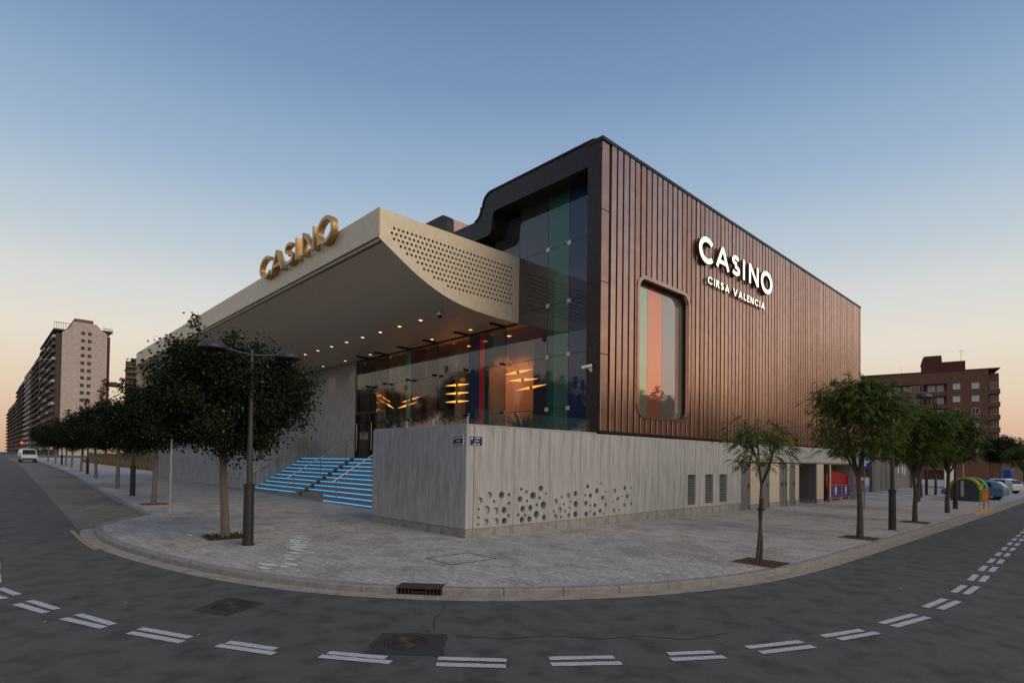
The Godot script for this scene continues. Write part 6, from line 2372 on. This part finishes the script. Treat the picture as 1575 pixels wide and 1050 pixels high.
func brick_block() -> void:
	var a := Vector3(86.5, 0, -141.0)
	var b := Vector3(109.3, 0, -126.0)
	var t := thing("brick_apartment_block", "brown brick apartment block behind the trees on the right", "building", Vector3(a.x, gy(a.x) - 1.0, a.z), atan2(-(b.z - a.z), b.x - a.x))
	var wlen := a.distance_to(b)
	var top := 26.0
	var wall := MB.new()
	# body with recessed galleries: solid right part, left part behind the gallery
	wall.span(Vector3(17.4, -3, -14), Vector3(wlen - 2.4, top, 0))
	wall.span(Vector3(0, -3, -14), Vector3(17.4, top, -1.5))
	wall.span(Vector3(wlen - 2.4, -3, -14), Vector3(wlen - 0.4, top - 0.8, -1.5))
	wall.span(Vector3(0, top - 2.7, -1.5), Vector3(17.4, top, -0.01))
	part(t, "wall", wall, M.brick)
	var cornice := MB.new()
	cornice.span(Vector3(-0.1, top + 0.005, -14), Vector3(wlen - 0.4, top + 0.25, 0.1))
	part(t, "cornice", cornice, M.brick_red)
	var storeys := 8
	for r in storeys:
		var y := top - 2.7 - r * 2.9
		# parapet of the gallery
		var p := MB.new()
		p.span(Vector3(0, y - 2.9, -0.25), Vector3(12.5, y - 1.75, 0.0))
		part(t, "gallery_parapet", p, M.brick)
		p = MB.new()
		p.span(Vector3(12.5, y - 2.9, -1.49), Vector3(13.0, y, 0.05))
		p.span(Vector3(13.0, y - 2.9, -0.9), Vector3(17.38, y - 1.9, -0.02))
		part(t, "pier", p, M.brick)
		var slab := MB.new()
		slab.span(Vector3(0, y - 2.95, -1.49), Vector3(17.38, y - 2.905, -0.26))
		part(t, "gallery_slab", slab, M.shutter_dark)
		if r < 6:
			# windows along the back of the gallery, the bay and the solid part
			var rr := RandomNumberGenerator.new()
			rr.seed = 900 + r
			for k in 6:
				var g: Material = [M.shutter, M.shutter, M.pane, M.tower_brown][rr.randi() % 4]
				window_unit(t, Vector3(2.0 + k * 1.95, y - 1.0, -1.45), Basis(), 1.5, 1.6, g)
			window_unit(t, Vector3(11.4, y - 1.05, -0.12), Basis(), 1.7, 1.5, M.pane if r % 2 else M.tower_brown)
			window_unit(t, Vector3(14.6, y - 1.0, -1.42), Basis(), 1.5, 1.7, M.shutter if r % 2 == 0 else M.tower_brown)
			window_unit(t, Vector3(16.3, y - 1.0, -1.42), Basis(), 1.4, 1.6, M.shutter)
			for k in 2:
				window_unit(t, Vector3(19.2 + k * 3.4, y - 0.9, 0.02), Basis(), 1.35, 1.35, M.shutter_dark if r in [2, 4] else M.shutter)
			# corner balcony
			var bal := MB.new()
			bal.span(Vector3(wlen - 2.38, y - 2.9, -1.4), Vector3(wlen - 0.35, y - 1.8, -0.06))
			part(t, "corner_balcony", bal, M.brick)
			window_unit(t, Vector3(wlen - 1.4, y - 0.9, -1.45), Basis(), 1.2, 1.5, M.pane)
			if r < 3:
				var ac := MB.new()
				ac.box(Vector3(7.6 - r * 0.7, y - 1.75, 0.16), Vector3(0.9, 0.6, 0.3), 0.03)
				part(t, "air_conditioner", ac, M.shutter)
	var pent := MB.new()
	pent.span(Vector3(12.9, top + 0.26, -9), Vector3(21.0, top + 2.6, -2.0))
	pent.prism(PackedVector2Array([Vector2(12.7, top + 2.61), Vector2(12.95, top + 3.7), Vector2(13.2, top + 4.3), Vector2(16.6, top + 4.3), Vector2(16.7, top + 2.61)]), 6.0, Transform3D(Basis(), Vector3(0, 0, -8.5)))
	part(t, "roof_house", pent, M.brick_red)
	var an := MB.new()
	an.tube(PackedVector3Array([Vector3(20.4, top + 2.6, -4), Vector3(20.4, top + 5.4, -4)]), PackedFloat32Array([0.04]), 6)
	an.bar(Vector3(19.9, top + 5.2, -4), Vector3(20.9, top + 5.2, -4), 0.05, 0.05)
	an.tube(PackedVector3Array([Vector3(8.8, top + 0.2, -4), Vector3(8.8, top + 2.6, -4)]), PackedFloat32Array([0.03]), 6)
	part(t, "aerial", an, M.grey_metal)

	# small tiled house at the right edge
	var h := thing("small_house", "low house with a dark hipped roof at the right edge", "building", Vector3(139, gy(139) - 1.0, -160), 0.0)
	var mb := MB.new()
	mb.span(Vector3(0, -3, -9), Vector3(16, 9.0, 0))
	part(h, "wall", mb, M.tower_brown)
	mb = MB.new()
	var e := [Vector3(-0.6, 9.0, 0.6), Vector3(16.6, 9.0, 0.6), Vector3(16.6, 9.0, -9.6), Vector3(-0.6, 9.0, -9.6)]
	var r0 := Vector3(4, 11.4, -4.5)
	var r1 := Vector3(12, 11.4, -4.5)
	var c0 := Vector3(8, 8, -4.5)
	mb.quad_out(e[0], e[1], r1, r0, c0)
	mb.quad_out(e[2], e[3], r0, r1, c0)
	mb.tri_out(e[0], e[3], r0, c0)
	mb.tri_out(e[1], e[2], r1, c0)
	mb.quad_out(e[0], e[1], e[2], e[3], c0 + Vector3(0, 2, 0))
	var rf := part(h, "roof", mb, M.brick_red)
	var ch := MB.new()
	ch.box(Vector3(5, 11.2, -4), Vector3(0.8, 1.6, 0.8))
	part(rf, "chimney", ch, M.brick)
	window_unit(h, Vector3(2.4, 6.5, 0.04), Basis(), 1.3, 1.5, M.shutter)
	window_unit(h, Vector3(6.4, 6.5, 0.04), Basis(), 1.3, 1.5, M.pane)


func boundary() -> void:
	# grey block walls behind the right-hand trees
	var w := thing("block_wall", "grey rendered block wall behind the second row of trees", "wall", W(50.0, 3.2), TH + 0.06)
	for k in 8:
		var mb := MB.new()
		mb.span(Vector3(k * 3.0 + 0.01, -0.6, -0.12), Vector3(k * 3.0 + 2.99, 2.9 + 0.06 * (k % 3), 0.1), 0.02)
		part(w, "wall_panel", mb, M.block_wall)
	var d := MB.new()
	d.span(Vector3(4.2, 0.0, 0.11), Vector3(5.6, 2.2, 0.16), 0.01)
	part(w, "steel_door", d, M.door_grey)
	for e in [[13.0, 1.6], [15.6, 1.5], [17.2, 1.4]]:
		var n := MB.new()
		n.span(Vector3(e[0], e[1], 0.11), Vector3(e[0] + 0.5, e[1] + 0.8, 0.125))
		part(w, "notice", n, M.white)
	var wh := thing("white_hoarding", "white site hoarding at the right end of the grey block wall", "fence", W(74.2, 1.6), TH + 0.06)
	for k in 5:
		var mb := MB.new()
		mb.span(Vector3(k * 2.0 + 0.01, -0.5, 0), Vector3(k * 2.0 + 1.99, 2.6, 0.06), 0.01)
		part(wh, "panel", mb, M.clip)
	var lw := thing("rubble_wall", "low broken brick wall at the building's far corner", "wall", W(38.0, 2.6), TH + 0.1)
	var s := MB.new()
	for k in 30:
		s.box(Vector3(k * 0.4, 0.25 + rng.randf_range(-0.1, 0.25), rng.randf_range(-0.1, 0.1)), Vector3(0.4, rng.randf_range(0.5, 1.1), 0.4), 0.04, Basis(Vector3.UP, rng.randf_range(-0.2, 0.2)))
	var sp := part(lw, "rubble", s, M.rubble)
	sp.set_meta("kind", "stuff")
	# reed fence and dry weeds far left, beyond the podium
	var rf := thing("reed_fence", "brown reed fence behind the trunks on the left", "fence", W(7.0, 60.0), TH - PI / 2)
	for k in 26:
		var mb := MB.new()
		mb.span(Vector3(-2.4 * k - 2.38, -0.3, -0.03), Vector3(-2.4 * k, 2.0 + rng.randf_range(-0.15, 0.15), 0.03))
		part(rf, "reed_panel", mb, M.reed)
		mb = MB.new()
		mb.tube(PackedVector3Array([Vector3(-2.4 * k, -0.3, 0.06), Vector3(-2.4 * k, 2.4, 0.06)]), PackedFloat32Array([0.05]), 6)
		part(rf, "post", mb, M.bark)
	var gr := MB.new()
	gr.colored = true
	for k in 5200:
		var p := W(rng.randf_range(4.8, 6.8), rng.randf_range(46.0, 110.0))
		var a := rng.randf() * TAU
		var hh := rng.randf_range(0.3, 1.1)
		var g := rng.randf_range(0.6, 1.3)
		gr.col = Color(0.17 * g, 0.125 * g, 0.06 * g)
		var sd := Vector3(cos(a), 0, sin(a)) * 0.035
		gr.tri(p - sd, p + Vector3(rng.randfn(0, 0.12), hh, rng.randfn(0, 0.12)), p + sd)
	var go := part(self, "dry_grass", gr, M.leaf)
	tag(go, "dry straw-coloured weeds growing in front of the reed fence", "grass", "", "stuff")


func _ready() -> void:
	rng.seed = 7
	setup()
	materials()
	materials_more()
	M.sign_blue = plain(lin(0.01, 0.05, 0.3), 0.4)
	ground()
	building()
	stairs()
	signs()
	furniture()
	vehicles()
	towers()
	mirrored_towers()
	brick_block()
	boundary()
	trees()
